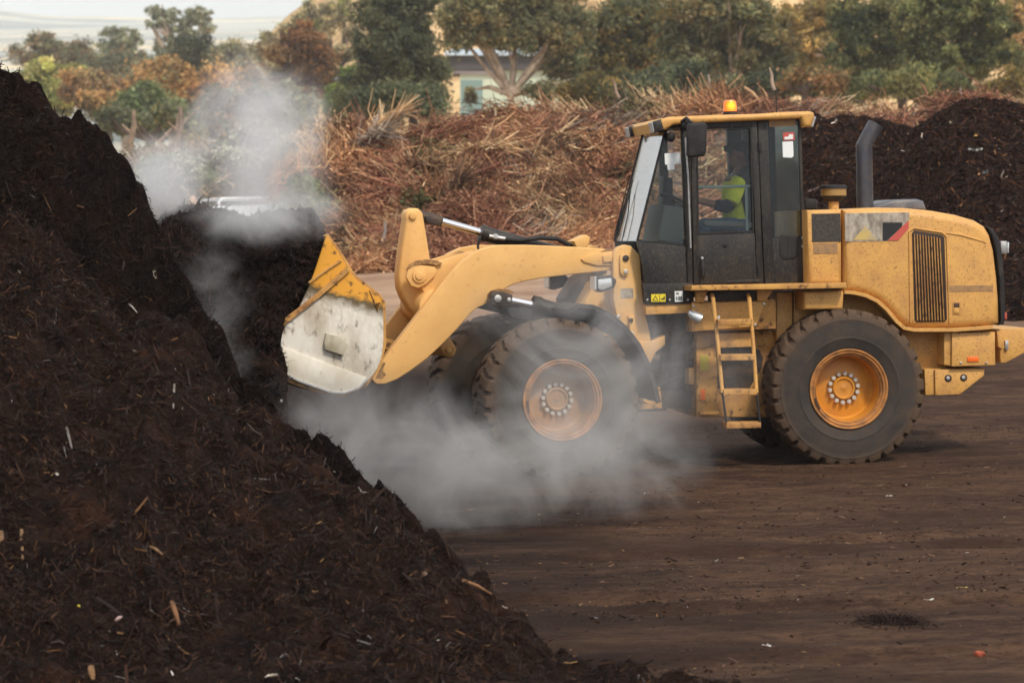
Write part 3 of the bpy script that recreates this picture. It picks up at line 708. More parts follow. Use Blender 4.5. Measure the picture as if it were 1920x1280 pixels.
# beacon (lit) and aerial
sB = .1
bz = at_s(1369, 216, sB)
bc = bpy.data.objects.new("beacon", None); link(bc, loader); bc.location = Vector(bz - O)
mb = MB(); tube(mb, [bz - [0, 0, .03], bz + [0, 0, .035]], .068, 24); part("beacon_base", mb, M_rubber, bc)
def beacon_mat():
    m, nt, b = nmat("lit_amber_lens"); b.inputs["Base Color"].default_value = (*lin((250, 120, 10)), 1); b.inputs["Roughness"].default_value = .2
    tc = node(nt, "ShaderNodeTexCoord"); v = node(nt, "ShaderNodeVectorMath", operation='DISTANCE'); nt.links.new(tc.outputs["Object"], v.inputs[0]); v.inputs[1].default_value = (.01, -.06, .09)
    rm = node(nt, "ShaderNodeMapRange"); rm.inputs[1].default_value = .012; rm.inputs[2].default_value = .06; rm.inputs[3].default_value = 2.6; rm.inputs[4].default_value = .22; nt.links.new(v.outputs["Value"], rm.inputs[0])
    b.inputs["Emission Color"].default_value = (1.0, .26, .01, 1); nt.links.new(rm.outputs[0], b.inputs["Emission Strength"]); return m
mb = MB(); tube(mb, [bz + [0, 0, .035], bz + [0, 0, .12], bz + [0, 0, .138], bz + [0, 0, .145]], [.066, .062, .052, .03], 24); part("beacon_lens", mb, beacon_mat(), bc, "lit amber lens")
mb = MB(); tube(mb, [at_s(1456, 214, .3), at_s(1455, 168, .3)], .006, 6); part("aerial", mb, M_rubber, loader)
# mirror and its arm
mr = P("mirror", RF, [(1289, 236), (1292, 231), (1322, 229), (1327, 234), (1325, 286), (1320, 293), (1294, 296), (1289, 291)], -1.12, -1.04, M_rubber, .025, 3)
mb = MB(); tube(mb, [at_s(1283, 240, -.84), at_s(1279, 228, -.95), at_s(1287, 222, -1.02), at_s(1296, 230, -1.08), at_s(1298, 275, -1.05)], .018, 8); part("mirror_arm", mb, M_rubber, mr)
mb = MB(); ball(mb, at_s(1287, 236, -.98), .045, 10, 8); ball(mb, at_s(1258, 257, -.83), (.04, .03, .05), 10, 8); part("mirror_joint", mb, M_rubber, mr)
mb = MB(); tube(mb, [at_s(1285, 258, -.86), at_s(1290, 330, -.87), at_s(1295, 465, -.87)], .009, 8); part("grab_handle", mb, M_steel, cab)
# inside: seat, console, wheel, screen
seat = bpy.data.objects.new("operator_seat", None); link(seat, loader)
mb = MB(); prism(mb, RF, RF.poly([(1372, 330), (1408, 300), (1422, 305), (1424, 440), (1398, 440)], 0), -.24, .24, .05, 3); part("seat_back", mb, M_seat, seat)
mb = MB(); prism(mb, RF, RF.poly([(1395, 238), (1416, 238), (1420, 300), (1400, 302)], 0), -.15, .15, .03, 3); part("headrest", mb, M_seat, seat)
mb = MB(); prism(mb, RF, RF.poly([(1332, 438), (1345, 430), (1424, 436), (1424, 456), (1336, 458)], 0), -.26, .26, .04, 3); part("seat_cushion", mb, M_seat, seat)
mb = MB(); prism(mb, RF, RF.poly([(1345, 458), (1420, 458), (1424, 528), (1350, 530)], 0), -.2, .2, .02, 2); part("seat_base", mb, M_blk, seat)
st = bpy.data.objects.new("steering_wheel", None); link(st, loader)
cc = at_s(1272, 378, 0); ax = RF.w(.45, 0, .9) - RF.o; ax = ax / np.linalg.norm(ax); e1 = RF.l; e2 = np.cross(ax, e1)
ring = [cc + .19 * (math.cos(a) * e1 + math.sin(a) * e2) for a in np.linspace(0, 2 * math.pi, 33)]
mb = MB(); tube(mb, ring, .016, 8, False)
for a in (0.3, 2.4, 4.5): tube(mb, [cc - ax * .03, cc + .19 * (math.cos(a) * e1 + math.sin(a) * e2)], .011, 6)
part("wheel_rim", mb, M_rubber, st)
mb = MB(); tube(mb, [cc - ax * .02, at_s(1262, 410, 0), at_s(1255, 460, 0), at_s(1256, 530, 0)], [.04, .06, .09, .12], 12); part("steering_column", mb, M_cabgrey, st)
mb = MB(); prism(mb, RF, RF.poly([(1228, 384), (1262, 390), (1272, 414), (1262, 460), (1215, 452)], 0), -.45, .34, .04, 3); part("dashboard", mb, M_cabgrey, cab)
mb = MB(); prism(mb, RF, RF.poly([(1240, 330), (1256, 335), (1256, 385), (1238, 382)], .2), .05, .3, .01, 2); part("monitor", mb, M_rubber, cab)
mb = MB(); prism(mb, RF, RF.poly([(1316, 412), (1350, 414), (1420, 418), (1420, 428), (1320, 424)], -.4), -.45, -.36, .02, 2); part("armrest_console", mb, M_cabgrey, cab)

# --- front frame
def Q(name, pts, s0, s1, m, r=.008, n=2, label=None, parent=None): return P(name, FF, pts, s0, s1, m, r, n, label, parent)
tw_pts = [(1150, 482), (1152, 472), (1160, 463), (1172, 459), (1183, 461), (1200, 478), (1203, 520), (1206, 560), (1211, 590), (1219, 625), (1221, 645), (1168, 646), (1158, 600), (1150, 560)]
tower = Q("loader_tower", tw_pts, -.60, -.50, M_boom, .012, 3)
tp = FF.poly(tw_pts, -.60)
mb = MB(); prism(mb, FF, tp, .50, .60, .012, 2); part("loader_tower", mb, M_boom, loader)
Q("pivot_plate", [(1163, 480), (1166, 476), (1176, 476), (1180, 480), (1181, 510), (1176, 518), (1168, 517), (1163, 510)], -.635, -.59, M_boom, .01, parent=tower)
for x, y, r, m in ((1174, 484, 6, M_dark), (1174, 509, 4.2, M_nut), (1184, 600, 4, M_dark), (1185, 625, 4, M_nut), (1160, 594, 4, M_steel)):
    mb = MB(); disc(mb, FF, x, y, r, -.65, -.60, .004, 16); part("pivot_bolt", mb, m, tower)
Q("pivot_plate", [(1178, 592), (1190, 592), (1192, 630), (1182, 632)], -.63, -.59, M_boom, .008, parent=tower)
Q("worn_decal", [(1164, 541), (1187, 540), (1188, 559), (1164, 559)], -.604, -.59, M_grey_decal, .001, 1, parent=tower)
Q("front_frame", [(1085, 592), (1100, 560), (1118, 530), (1152, 515), (1206, 560), (1221, 645), (1218, 690), (1090, 690)], -.42, .42, M_boom, .015)
Q("frame_foot", [(1160, 640), (1221, 640), (1247, 628), (1248, 646), (1230, 660), (1215, 690), (1190, 700)], -.62, -.40, M_boom, .01)
Q("axle_housing", [(1030, 735), (1090, 735), (1090, 790), (1030, 790)], -.72, .72, M_boom, .05)
mb = MB(); prism(mb, RF, circ((1.45, .745), .16, 20), -.72, .72, .03, 2); part("axle_housing", mb, M_yeld, loader)
Q("frame_belly", [(1120, 690), (1250, 690), (1250, 770), (1130, 775)], -.3, .3, M_dark, .02)
Q("frame_step", [(1195, 745), (1238, 725), (1242, 765), (1196, 768)], -.72, -.5, M_yeld, .008)
Q("cross_brace", [(1060, 560), (1085, 520), (1120, 500), (1140, 505), (1090, 575), (1065, 590)], -.1, .25, M_dark, .02)
# front fender: curved strip over the tyre
mb = MB()
ribbon(mb, FF, FF.poly([(1066, 588), (1085, 578), (1110, 580), (1140, 594), (1168, 617), (1192, 648), (1209, 682), (1222, 722), (1230, 756)], -1.22), .045, -1.24, -.66); fd = part("front_fender", mb, M_rubber, loader)
mb = MB(); ribbon(mb, FF, FF.poly([(1205, 752), (1216, 757), (1231, 758)], -1.2), .03, -1.22, -.9); part("mud_flap_bracket", mb, M_yeld, fd)
# road lamps
for sg in (-1, 1):
    hp = FF.poly([(1118, 518), (1146, 516), (1156, 524), (1152, 540), (1128, 548), (1118, 543)], -.86)
    s0 = -.88 if sg < 0 else .70
    mb = MB(); prism(mb, FF, hp, s0, s0 + .2, .03, 3); hl = part("headlight", mb, M_rubber, loader)
    mb = MB(); prism(mb, FF, FF.poly([(1121, 524), (1146, 521), (1148, 536), (1130, 544), (1122, 541)], -.88), s0 - .008 if sg < 0 else s0 + .19, s0 + .02 if sg < 0 else s0 + .208, .008, 2); part("headlight_reflector", mb, M_lens, hl)
    mb = MB(); prism(mb, FF, FF.poly([(1116.5, 519), (1120, 518), (1120, 544), (1116.5, 543)], -.88), s0 + .02, s0 + .18, .004, 1); part("headlight_glass", mb, M_lens, hl)
    mb = MB(); tube(mb, [FF.w(*(hp[3] - [0.02, -.03]), s0 + .1)[[0, 1, 2]] if False else FF.w(hp[3][0] - .03, s0 + .1, hp[3][1] + .05), FF.w(hp[3][0] + .07, s0 + (.28 if sg < 0 else -.1), hp[3][1] + .05)], .03, 10); part("headlight_arm", mb, M_rubber, hl)
# boom: two arms with cross tube
arm_pts = [(698, 700), (712, 684), (726, 664), (740, 646), (768, 610), (800, 568), (826, 534), (848, 508), (868, 488), (888, 474), (910, 464), (940, 459), (985, 459), (1040, 461), (1100, 464), (1152, 468),
           (1160, 486), (1158, 505), (1120, 510), (1070, 515), (1020, 521), (985, 527), (960, 534), (940, 545), (925, 560), (912, 570), (895, 577), (880, 590), (858, 616), (830, 645), (800, 673), (770, 695), (745, 711), (722, 720), (705, 720), (698, 712)]
SA = -.52
arm_uz = FF.poly(arm_pts, SA)
boom = bpy.data.objects.new("boom", None); link(boom, loader)
for s0, s1 in ((SA, SA + .12), (-SA - .12, -SA)):
    mb = MB(); prism(mb, FF, arm_uz, s0, s1, .012, 3); part("lift_arm", mb, M_boom, boom)
mb = MB(); ct = FF.uz(822, 575, SA); prism(mb, FF, circ(ct, .16, 24), SA + .1, -SA - .1, .02, 2)
bp_ = [FF.uz(*p, 0) for p in ((762, 512), (775, 495), (800, 492), (870, 470), (900, 478), (880, 540), (820, 580), (780, 545))]
for s0 in (-.30, .16): prism(mb, FF, np.array(bp_), s0, s0 + .07, .01, 2)
part("cross_tube", mb, M_boom, boom)
Q("arm_stiffener", [(1090, 486), (1110, 475), (1148, 471), (1156, 478), (1156, 498), (1120, 498), (1096, 492)], SA - .02, SA + .01, M_boom, .008, parent=boom)
Q("stop_block", [(1131, 480), (1148, 474), (1152, 490), (1132, 492)], SA - .045, SA, M_boom, .008, parent=boom)
pv = Q("pivot_boss", [(762, 520), (765, 505), (775, 497), (790, 497), (815, 500), (820, 507), (815, 518), (800, 532), (785, 540), (771, 536)], -.34, -.28, M_boom, .01, parent=boom)
for x, y, r, s0 in ((787, 517, 13, -.36), (787, 517, 7.5, -.375)):
    mb = MB(); disc(mb, FF, x, y, r, s0, -.3, .006, 28); part("pivot_pin", mb, M_boom, pv)
M_grease = mat("caked_grease", lin((128, 94, 56)), .7, 0, lin((172, 130, 78)), 26, bump=.4)
Q("grease_smear", [(762, 506), (768, 497), (780, 489), (800, 486), (818, 488), (830, 493), (818, 498), (806, 495), (790, 496), (776, 499)], -.345, -.3, M_grease, .003, 1, parent=boom)
Q("grease_smear", [(914, 552), (920, 545), (934, 541), (956, 543), (966, 549), (958, 550), (940, 547), (926, 549)], SA - .004, SA + .004, M_grease, .001, 1, parent=boom)
Q("grease_smear", [(1126, 472), (1138, 466), (1150, 468), (1152, 474), (1140, 474), (1130, 478)], SA - .006, SA + .004, M_grease, .001, 1, parent=boom)
Q("grease_smear", [(704, 708), (712, 692), (719, 678), (723, 680), (718, 694), (724, 702), (716, 710)], SA - .004, SA + .004, M_grease, .001, 1, parent=boom)
# tilt lever (Z-bar), link and cylinders
lv = Q("tilt_lever", [(762, 410), (761, 401), (766, 393), (775, 390), (785, 391), (793, 399), (796, 415), (801, 445), (808, 490), (814, 500), (812, 520), (800, 548), (812, 590), (835, 615), (852, 645), (857, 655), (853, 666), (843, 670), (833, 667),
       (820, 645), (806, 624), (790, 604), (770, 580), (757, 558), (750, 540), (748, 515), (753, 470)], -.14, .10, M_boom, .03, 3)
mb = MB(); disc(mb, FF, 775, 404, 7, -.17, .13, .006, 24); part("lever_pin", mb, M_boom, lv)
mb = MB(); disc(mb, FF, 843, 656, 8.5, -.155, .13, .006, 24); part("lever_pin", mb, M_yeld, lv)
mb = MB(); disc(mb, FF, 843, 656, 5.5, -.165, .0, .004, 20); part("lever_pin", mb, M_boom, lv)
Q("tilt_link", [(846, 640), (852, 664), (770, 668), (705, 650), (700, 628), (770, 645)], .12, .28, M_yeld, .01)
tc_ = bpy.data.objects.new("tilt_cylinder", None); link(tc_, loader)
mb = MB(); tube(mb, [at_s(785, 404, 0, FF), at_s(828, 415, 0, FF)], [.05, .05], 14); pp(mb, FF, [(798, 406), (828, 413), (826, 424), (800, 418)], -.06, .06, .01); part("rod_eye", mb, M_dark, tc_)
mb = MB(); tube(mb, [at_s(824, 414, 0, FF), at_s(905, 437, 0, FF)], .036, 18); part("chrome_rod", mb, M_chrome, tc_)
mb = MB(); tube(mb, [at_s(901, 436, 0, FF), at_s(912, 439, 0, FF)], .078, 18); tube(mb, [at_s(911, 439, 0, FF), at_s(1120, 494, 0, FF)], .07, 18); part("cylinder_barrel", mb, M_blk, tc_)
mb = MB(); tube(mb, [at_s(917, 443, -.09, FF), at_s(947, 448, -.09, FF)], .022, 10); tube(mb, [at_s(925, 444, -.09, FF), at_s(932, 445, -.09, FF)], .03, 6); part("hose_fitting", mb, M_steel, tc_)
mb = MB(); tube(mb, [at_s(946, 448, -.09, FF), at_s(975, 451, -.1, FF), at_s(1010, 446, -.12, FF), at_s(1045, 448, -.12, FF), at_s(1072, 462, -.1, FF)], .022, 10); tube(mb, [at_s(900, 446, -.09, FF), at_s(896, 462, -.09, FF), at_s(900, 480, -.09, FF)], .012, 8); part("hydraulic_hose", mb, M_rubber, tc_)
Q("valve_box", [(1076, 452), (1100, 440), (1107, 445), (1106, 456), (1098, 468), (1082, 466)], -.2, .05, M_boom, .015)
lc = bpy.data.objects.new("lift_cylinder", None); link(lc, loader); sL = -.62
mb = MB(); pp(mb, FF, [(920, 553), (926, 546), (946, 547), (962, 553), (961, 573), (945, 577), (926, 573), (919, 566)], sL - .08, sL + .06, .02); part("rod_eye", mb, M_dark, lc)
mb = MB(); disc(mb, FF, 934, 560, 7, sL - .10, sL, .006, 20); disc(mb, FF, 955, 562, 4, sL - .10, sL, .004, 14); part("lift_pin", mb, M_steel, lc)
mb = MB(); tube(mb, [at_s(955, 563, sL, FF), at_s(1008, 574, sL, FF)], .042, 18); part("chrome_rod", mb, M_chrome, lc)
mb = MB(); tube(mb, [at_s(998, 573, sL, FF), at_s(1012, 576, sL, FF)], .098, 20); tube(mb, [at_s(1012, 576, sL, FF), at_s(1150, 612, sL, FF)], .085, 20); part("cylinder_barrel", mb, M_blk, lc)
mb = MB(); pp(mb, FF, [(945, 578), (998, 572), (1005, 598), (985, 603), (960, 596)], sL - .02, sL + .1, .02); tube(mb, [at_s(950, 590, sL, FF), at_s(944, 602, sL, FF), at_s(955, 607, sL, FF)], .02, 8)
tube(mb, [at_s(1008, 604, sL - .09, FF), at_s(1060, 603, sL - .11, FF), at_s(1110, 605, sL - .09, FF)], .014, 8); part("hose_guard", mb, M_rubber, lc)
mb = MB(); ll = [FF.uz(*p, SA) for p in ((940, 562), (1008, 574), (1150, 612))]
tube(mb, [FF.w(*(ll[0][0], .62, ll[0][1])), FF.w(ll[2][0], .62, ll[2][1])], .085, 16); part("cylinder_barrel", mb, M_blk, lc)
# --- bucket
SB = -1.30
bk = bpy.data.objects.new("bucket", None); link(bk, loader)
def wear_mat():
    m = mat("bucket_paint_wear", lin((216, 212, 202)), 0.6, 0.0, lin((168, 156, 138)), 3.5, 0.4, 0.68, col3=lin((92, 76, 60)), scale3=13, lo3=0.56, hi3=0.74, spec=.25, stretch=(1.0, 1, .55))
    nt = m.node_tree; b = nt.nodes["Principled BSDF"]; prev = b.inputs["Base Color"].links[0].from_socket
    tc = node(nt, "ShaderNodeTexCoord")
    # paint survives above a worn line: distance from the worn disc's centre on the side plate
    c0 = FF.w(*[FF.uz(640, 655, SB)[0], SB, FF.uz(640, 655, SB)[1]]) - O
    sb = node(nt, "ShaderNodeVectorMath", operation='SUBTRACT'); sb.inputs[1].default_value = c0; nt.links.new(tc.outputs["Object"], sb.inputs[0])
    ln = node(nt, "ShaderNodeVectorMath", operation='LENGTH'); nt.links.new(sb.outputs[0], ln.inputs[0])
    sx = node(nt, "ShaderNodeSeparateXYZ"); nt.links.new(sb.outputs[0], sx.inputs[0])
    nz = node(nt, "ShaderNodeTexNoise"); nz.inputs["Scale"].default_value = 12; nz.inputs["Detail"].default_value = 9; nz.inputs["Roughness"].default_value = .7; nt.links.new(tc.outputs["Object"], nz.inputs["Vector"])
    # threshold field: z - k*x, plus noise
    f = node(nt, "ShaderNodeMath", operation='MULTIPLY_ADD'); nt.links.new(sx.outputs[0], f.inputs[0]); f.inputs[1].default_value = 0.32; nt.links.new(sx.outputs[2], f.inputs[2])
    a2 = node(nt, "ShaderNodeMath", operation='MULTIPLY_ADD'); nt.links.new(nz.outputs[0], a2.inputs[0]); a2.inputs[1].default_value = .16; nt.links.new(f.outputs[0], a2.inputs[2])
    def band(lo, hi, c, prev):
        rm = node(nt, "ShaderNodeMapRange"); rm.inputs[1].default_value = lo; rm.inputs[2].default_value = hi; nt.links.new(a2.outputs[0], rm.inputs[0])
        mx = node(nt, "ShaderNodeMix", data_type='RGBA'); nt.links.new(rm.outputs[0], mx.inputs["Factor"]); nt.links.new(prev, mx.inputs[6])
        if isinstance(c, tuple): mx.inputs[7].default_value = (*c, 1)
        else: nt.links.new(c, mx.inputs[7])
        return mx.outputs[2]
    n2 = node(nt, "ShaderNodeTexNoise"); n2.inputs["Scale"].default_value = 16; n2.inputs["Detail"].default_value = 7; nt.links.new(tc.outputs["Object"], n2.inputs["Vector"])
    r2 = node(nt, "ShaderNodeMapRange"); r2.inputs[1].default_value = .55; r2.inputs[2].default_value = .68; nt.links.new(n2.outputs[0], r2.inputs[0])
    ye = node(nt, "ShaderNodeMix", data_type='RGBA'); nt.links.new(r2.outputs[0], ye.inputs["Factor"]); ye.inputs[6].default_value = (*lin((206, 146, 48)), 1); ye.inputs[7].default_value = (*lin((120, 84, 40)), 1)
    o1 = band(.44, .55, lin((92, 78, 52)), prev); o2 = band(.56, .60, ye.outputs[2], o1)
    nt.links.new(o2, b.inputs["Base Color"]); return m
M_bucket = wear_mat()
side = [(612, 443), (625, 458), (640, 482), (652, 503), (662, 519), (680, 533), (698, 545), (712, 558), (718, 568), (719, 600), (719, 645), (716, 668), (710, 686), (700, 703), (684, 720), (664, 733), (645, 738), (625, 738), (590, 728), (552, 713), (535, 703),
        (528, 672), (526, 640), (531, 612), (556, 588), (575, 548), (590, 510), (600, 480)]
def chaikin(p, hold=1):
    p = [np.asarray(q, float) for q in p]; out = p[:hold]
    for i in range(hold, len(p)):
        a, b = p[i], p[(i + 1) % len(p)]; out += [a * .75 + b * .25, a * .25 + b * .75] if i < len(p) - 1 else [a]
    return out
suz = FF.poly(chaikin(side), SB)
sp_ = None
mb = MB(); prism(mb, FF, suz, SB, SB + .04, .006, 2); part("side_plate", mb, M_bucket, bk, "side plate worn to bare pale steel below a yellow top")
mb = MB(); prism(mb, FF, suz, -SB - .04, -SB, .006, 2); part("side_plate", mb, M_bucket, bk)
shell = FF.poly([(612, 443), (640, 482), (662, 519), (712, 558), (718, 568), (719, 645), (710, 686), (684, 720), (645, 738), (590, 728), (530, 706)], SB)
mb = MB(); ribbon(mb, FF, shell, .03, SB + .02, -SB - .02); part("bucket_shell", mb, M_yeld, bk)
mb = MB(); ribbon(mb, FF, FF.poly([(528, 612), (560, 588), (600, 556), (645, 517), (655, 508)], SB), .045, SB - .03, SB + .01); part("edge_bar", mb, M_yeld, bk)
mb = MB(); ribbon(mb, FF, FF.poly([(580, 532), (612, 508), (640, 490)], SB), .02, SB - .02, SB + .01); part("edge_bar", mb, M_yeld, bk)
mb = MB(); pp(mb, FF, [(528, 648), (536, 652), (600, 676), (650, 694), (688, 708), (672, 727), (645, 737), (620, 736), (560, 716), (533, 702)], SB - .022, SB + .01, .006); part("wear_plate", mb, M_white, bk)
mb = MB(); ribbon(mb, FF, FF.poly([(533, 703), (560, 716), (620, 737), (646, 738), (672, 729), (690, 712)], SB), .022, SB - .032, SB + .01); part("lower_edge_bar", mb, M_steel, bk)
mb = MB(); pp(mb, FF, [(612, 625), (640, 632), (652, 645), (644, 666), (610, 655), (608, 642)], SB - .05, SB + .01, .006); part("wear_block", mb, mat("block_steel", lin((178, 172, 152)), .6, 0, lin((150, 140, 118)), 5), bk)
mb = MB(); ribbon(mb, FF, FF.poly([(692, 544), (702, 570), (708, 585), (714, 566)], SB), .012, SB - .012, SB + .01); part("corner_gusset", mb, M_yeld, bk)

# ------------------------------------------------------------------ the operator
def body_obj(name, mb, m, parent, vox=.012, smooth=4, thing_origin=None):
    V = np.vstack(mb.v)
    o = mesh_obj(name, V, mb.f, m, parent, thing_origin if thing_origin is not None else abs_loc(parent), recalc=True)
    r = o.modifiers.new("remesh", 'REMESH'); r.mode = 'VOXEL'; r.voxel_size = vox; r.use_smooth_shade = True
    sm = o.modifiers.new("smooth", 'SMOOTH'); sm.factor = .5; sm.iterations = smooth
    return o
def R3(px, py, s): return RF.p3(px, py, s)
hd = R3(1388, 288, 0)
mb = MB()
ball(mb, hd, (.098, .078, .115), 20, 14); ball(mb, R3(1378, 300, 0), (.065, .058, .075))          # skull, jaw
ball(mb, R3(1367, 293, 0), (.022, .014, .018)); ball(mb, R3(1368, 303, 0), (.016, .026, .010))     # nose, lips
for sg in (-1, 1): ball(mb, R3(1390, 290, .078 * sg), (.022, .012, .032))                             # ears
tube(mb, [R3(1392, 300, 0), R3(1384, 332, 0)], [.058, .065], 12)                                       # neck
tube(mb, [R3(1384, 332, 0), R3(1386, 365, 0), R3(1388, 425, 0)], [.14, .16, .165], 16)                 # trunk
for sg in (-1, 1):
    sh, el, ha = R3(1386, 345, .19 * sg), R3(1362, 388, .24 * sg), R3(1300, 374, .17 * sg)
    tube(mb, [sh, el], [.062, .048], 12); tube(mb, [el, ha], [.046, .030], 12); ball(mb, el, .047); ball(mb, sh, .066)
    pl_ = R3(1291, 374, .16 * sg); tube(mb, [ha, pl_], [.030, .036], 10)
    for k in range(4):
        a = pl_ + RF.l * (.012 * (k - 1.5)) * 1.6; L = (.072, .082, .078, .062)[k]
        d1 = RF.w(-L * .5, 0, .012) - RF.o; d2 = RF.w(-L * .62, 0, -.035) - RF.o
        tube(mb, [a, a + d1, a + d2], [.0105, .010, .008], 8)
    tube(mb, [pl_ - RF.l * .03 * sg, pl_ - RF.l * .06 * sg + [0, 0, -.03] - RF.u * .03], [.012, .009], 8)
    tube(mb, [R3(1388, 428, .10 * sg), R3(1322, 424, .13 * sg), R3(1308, 512, .13 * sg)], [.085, .062, .045], 12)
    tube(mb, [R3(1309, 512, .13 * sg), R3(1288, 520, .13 * sg)], [.045, .035], 10)
op_origin = RF.w(RF.uz(1402, 430, 0)[0], 0, RF.uz(1402, 430, 0)[1])
op = body_obj("person", mb, M_skin, None, .009, 3, op_origin)
tag(op, "person in yellow hi-vis shirt and blue jeans driving, seated inside the loader cab", "person")
mb = MB(); tube(mb, [R3(1384, 330, 0), R3(1386, 345, 0), R3(1387, 375, 0), R3(1388, 412, 0)], [.12, .17, .18, .175], 18)
for sg in (-1, 1):
    sh, el = R3(1385, 344, .17 * sg), R3(1378, 372, .225 * sg); el = R3(1370, 381, .235 * sg); tube(mb, [sh, el], [.088, .076], 14); ball(mb, sh, .088)
body_obj("shirt", mb, M_hivis, op, .012, 4)
mb = MB()
for sg in (-1, 1): tube(mb, [R3(1369, 381, .235 * sg), R3(1361, 388, .24 * sg), R3(1341, 384, .225 * sg)], [.070, .066, .055], 14)
body_obj("sleeve_cuff", mb, M_navy, op, .011, 3)
mb = MB()
for sg in (-1, 1): tube(mb, [R3(1390, 426, .09 * sg), R3(1322, 423, .13 * sg), R3(1309, 500, .13 * sg)], [.11, .078, .06], 14); ball(mb, R3(1322, 423, .13 * sg), .078)
tube(mb, [R3(1388, 408, 0), R3(1388, 436, 0)], [.172, .16], 16); body_obj("trousers", mb, M_jeans, op, .012, 4)
mb = MB(); ball(mb, hd + [0, 0, .028] + RF.u * .018, (.104, .086, .105), 20, 14); ball(mb, hd + RF.u * .055 - [0, 0, .01], (.06, .078, .09), 16, 12); tube(mb, [hd + [0, 0, .065] - RF.u * .06, hd + [0, 0, .045] - RF.u * .16], [.05, .03], 12); body_obj("cap", mb, M_hair, op, .01, 2)
mb = MB()
for sg in (-1, 1): ball(mb, R3(1370, 287, .03 * sg), (.010, .010, .008), 8, 6)
body_obj("eyes", mb, M_ink, op, .004, 1)

# ------------------------------------------------------------------ compost heaps
M_fibre = tint_mat("compost_fibre", 0.8, 0.18)
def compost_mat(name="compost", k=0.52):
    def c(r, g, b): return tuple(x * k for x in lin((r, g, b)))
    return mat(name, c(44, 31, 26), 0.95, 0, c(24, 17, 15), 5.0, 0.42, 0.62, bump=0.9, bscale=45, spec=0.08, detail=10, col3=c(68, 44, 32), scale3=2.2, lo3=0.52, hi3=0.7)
M_compost = compost_mat()
PAL_C = np.array([lin(c) for c in [(46, 32, 27), (58, 38, 29), (32, 23, 21), (66, 42, 30), (80, 56, 38), (62, 54, 52), (112, 80, 50), (145, 112, 74), (112, 106, 104), (225, 220, 210)]])
PAL_C = PAL_C * .62
PW_C = np.array([.28, .26, .24, .11, .05, .06, .012, .004, .004, .001]); PW_C /= PW_C.sum()
def fibres(P, N, L, W, pal, pw, lift=.35, curl=.5, dirs=None, spread=1.0, tintvar=.25, segs=2):
    """thin bent strips lying on points P with normals N"""
    n = len(P); L = np.broadcast_to(L, (n,)); W = np.broadcast_to(W, (n,))
    r = rng.normal(size=(n, 3))
    if dirs is not None: r = dirs + spread * r
    T = r - N * np.sum(r * N, 1, keepdims=True); T /= np.linalg.norm(T, axis=1, keepdims=True) + 1e-9
    T = T + N * (rng.random((n, 1)) ** 1.5 * lift * 2 - lift * .35); T /= np.linalg.norm(T, axis=1, keepdims=True)
    B = np.cross(T, N); B /= np.linalg.norm(B, axis=1, keepdims=True) + 1e-9
    tw = rng.random((n, 1)) * np.pi; Bn = np.cross(B, T); B = B * np.cos(tw) + Bn * np.sin(tw)
    bend = np.cross(T, rng.normal(size=(n, 3))) * (curl * rng.random((n, 1)))
    t = np.linspace(0, 1, segs + 1); V = np.empty((n, segs + 1, 2, 3))
    for i, a in enumerate(t):
        c = P + N * .002 + T * (L[:, None] * (a - .25)) + bend * (L[:, None] * (a - .5) ** 2)
        w = W[:, None] * (1 - .55 * abs(a - .4)) * .5
        V[:, i, 0] = c - B * w; V[:, i, 1] = c + B * w
    k = (segs + 1) * 2; base = (np.arange(n) * k)[:, None]
    q = np.concatenate([base + np.array([[2 * i, 2 * i + 1, 2 * i + 3, 2 * i + 2]]) for i in range(segs)], 0)
    col = pal[rng.choice(len(pal), n, p=pw)] * (1 + tintvar * rng.normal(size=(n, 1))).clip(.4, 1.8)
    return V.reshape(-1, 3), q, np.repeat(col, k, 0)
def hf_sample(xs, ys, Z, n, weight=None):
    dx = xs[1] - xs[0]; dy = ys[1] - ys[0]
    gy, gx = np.gradient(Z, dy, dx); gx = gx.clip(-4, 4); gy = gy.clip(-4, 4); area = np.sqrt(1 + gx ** 2 + gy ** 2)
    w = area if weight is None else area * weight
    w = (w / w.sum()).ravel(); idx = rng.choice(w.size, n, p=w); iy, ix = np.unravel_index(idx, Z.shape)
    fx = rng.random(n) - .5; fy = rng.random(n) - .5
    P = np.stack([xs[ix] + fx * dx, ys[iy] + fy * dy, Z[iy, ix] + gx[iy, ix] * fx * dx + gy[iy, ix] * fy * dy], 1)
    N = np.stack([-gx[iy, ix], -gy[iy, ix], np.ones(n)], 1); N /= np.linalg.norm(N, axis=1, keepdims=True)
    return P, N
def front_w(xs, ys, Z):   # favour the faces turned to the camera's side
    dy = ys[1] - ys[0]; dx = xs[1] - xs[0]; gy, gx = np.gradient(Z, dy, dx)
    X, Yg = np.meshgrid(xs, ys); d = np.stack([X - 0, Yg - 0, Z - H_CAM], -1); d /= np.linalg.norm(d, axis=-1, keepdims=True)
    N = np.stack([-gx, -gy, np.ones_like(gx)], -1); N /= np.linalg.norm(N, axis=-1, keepdims=True)
    return np.clip(-(d * N).sum(-1), 0.03, 1)

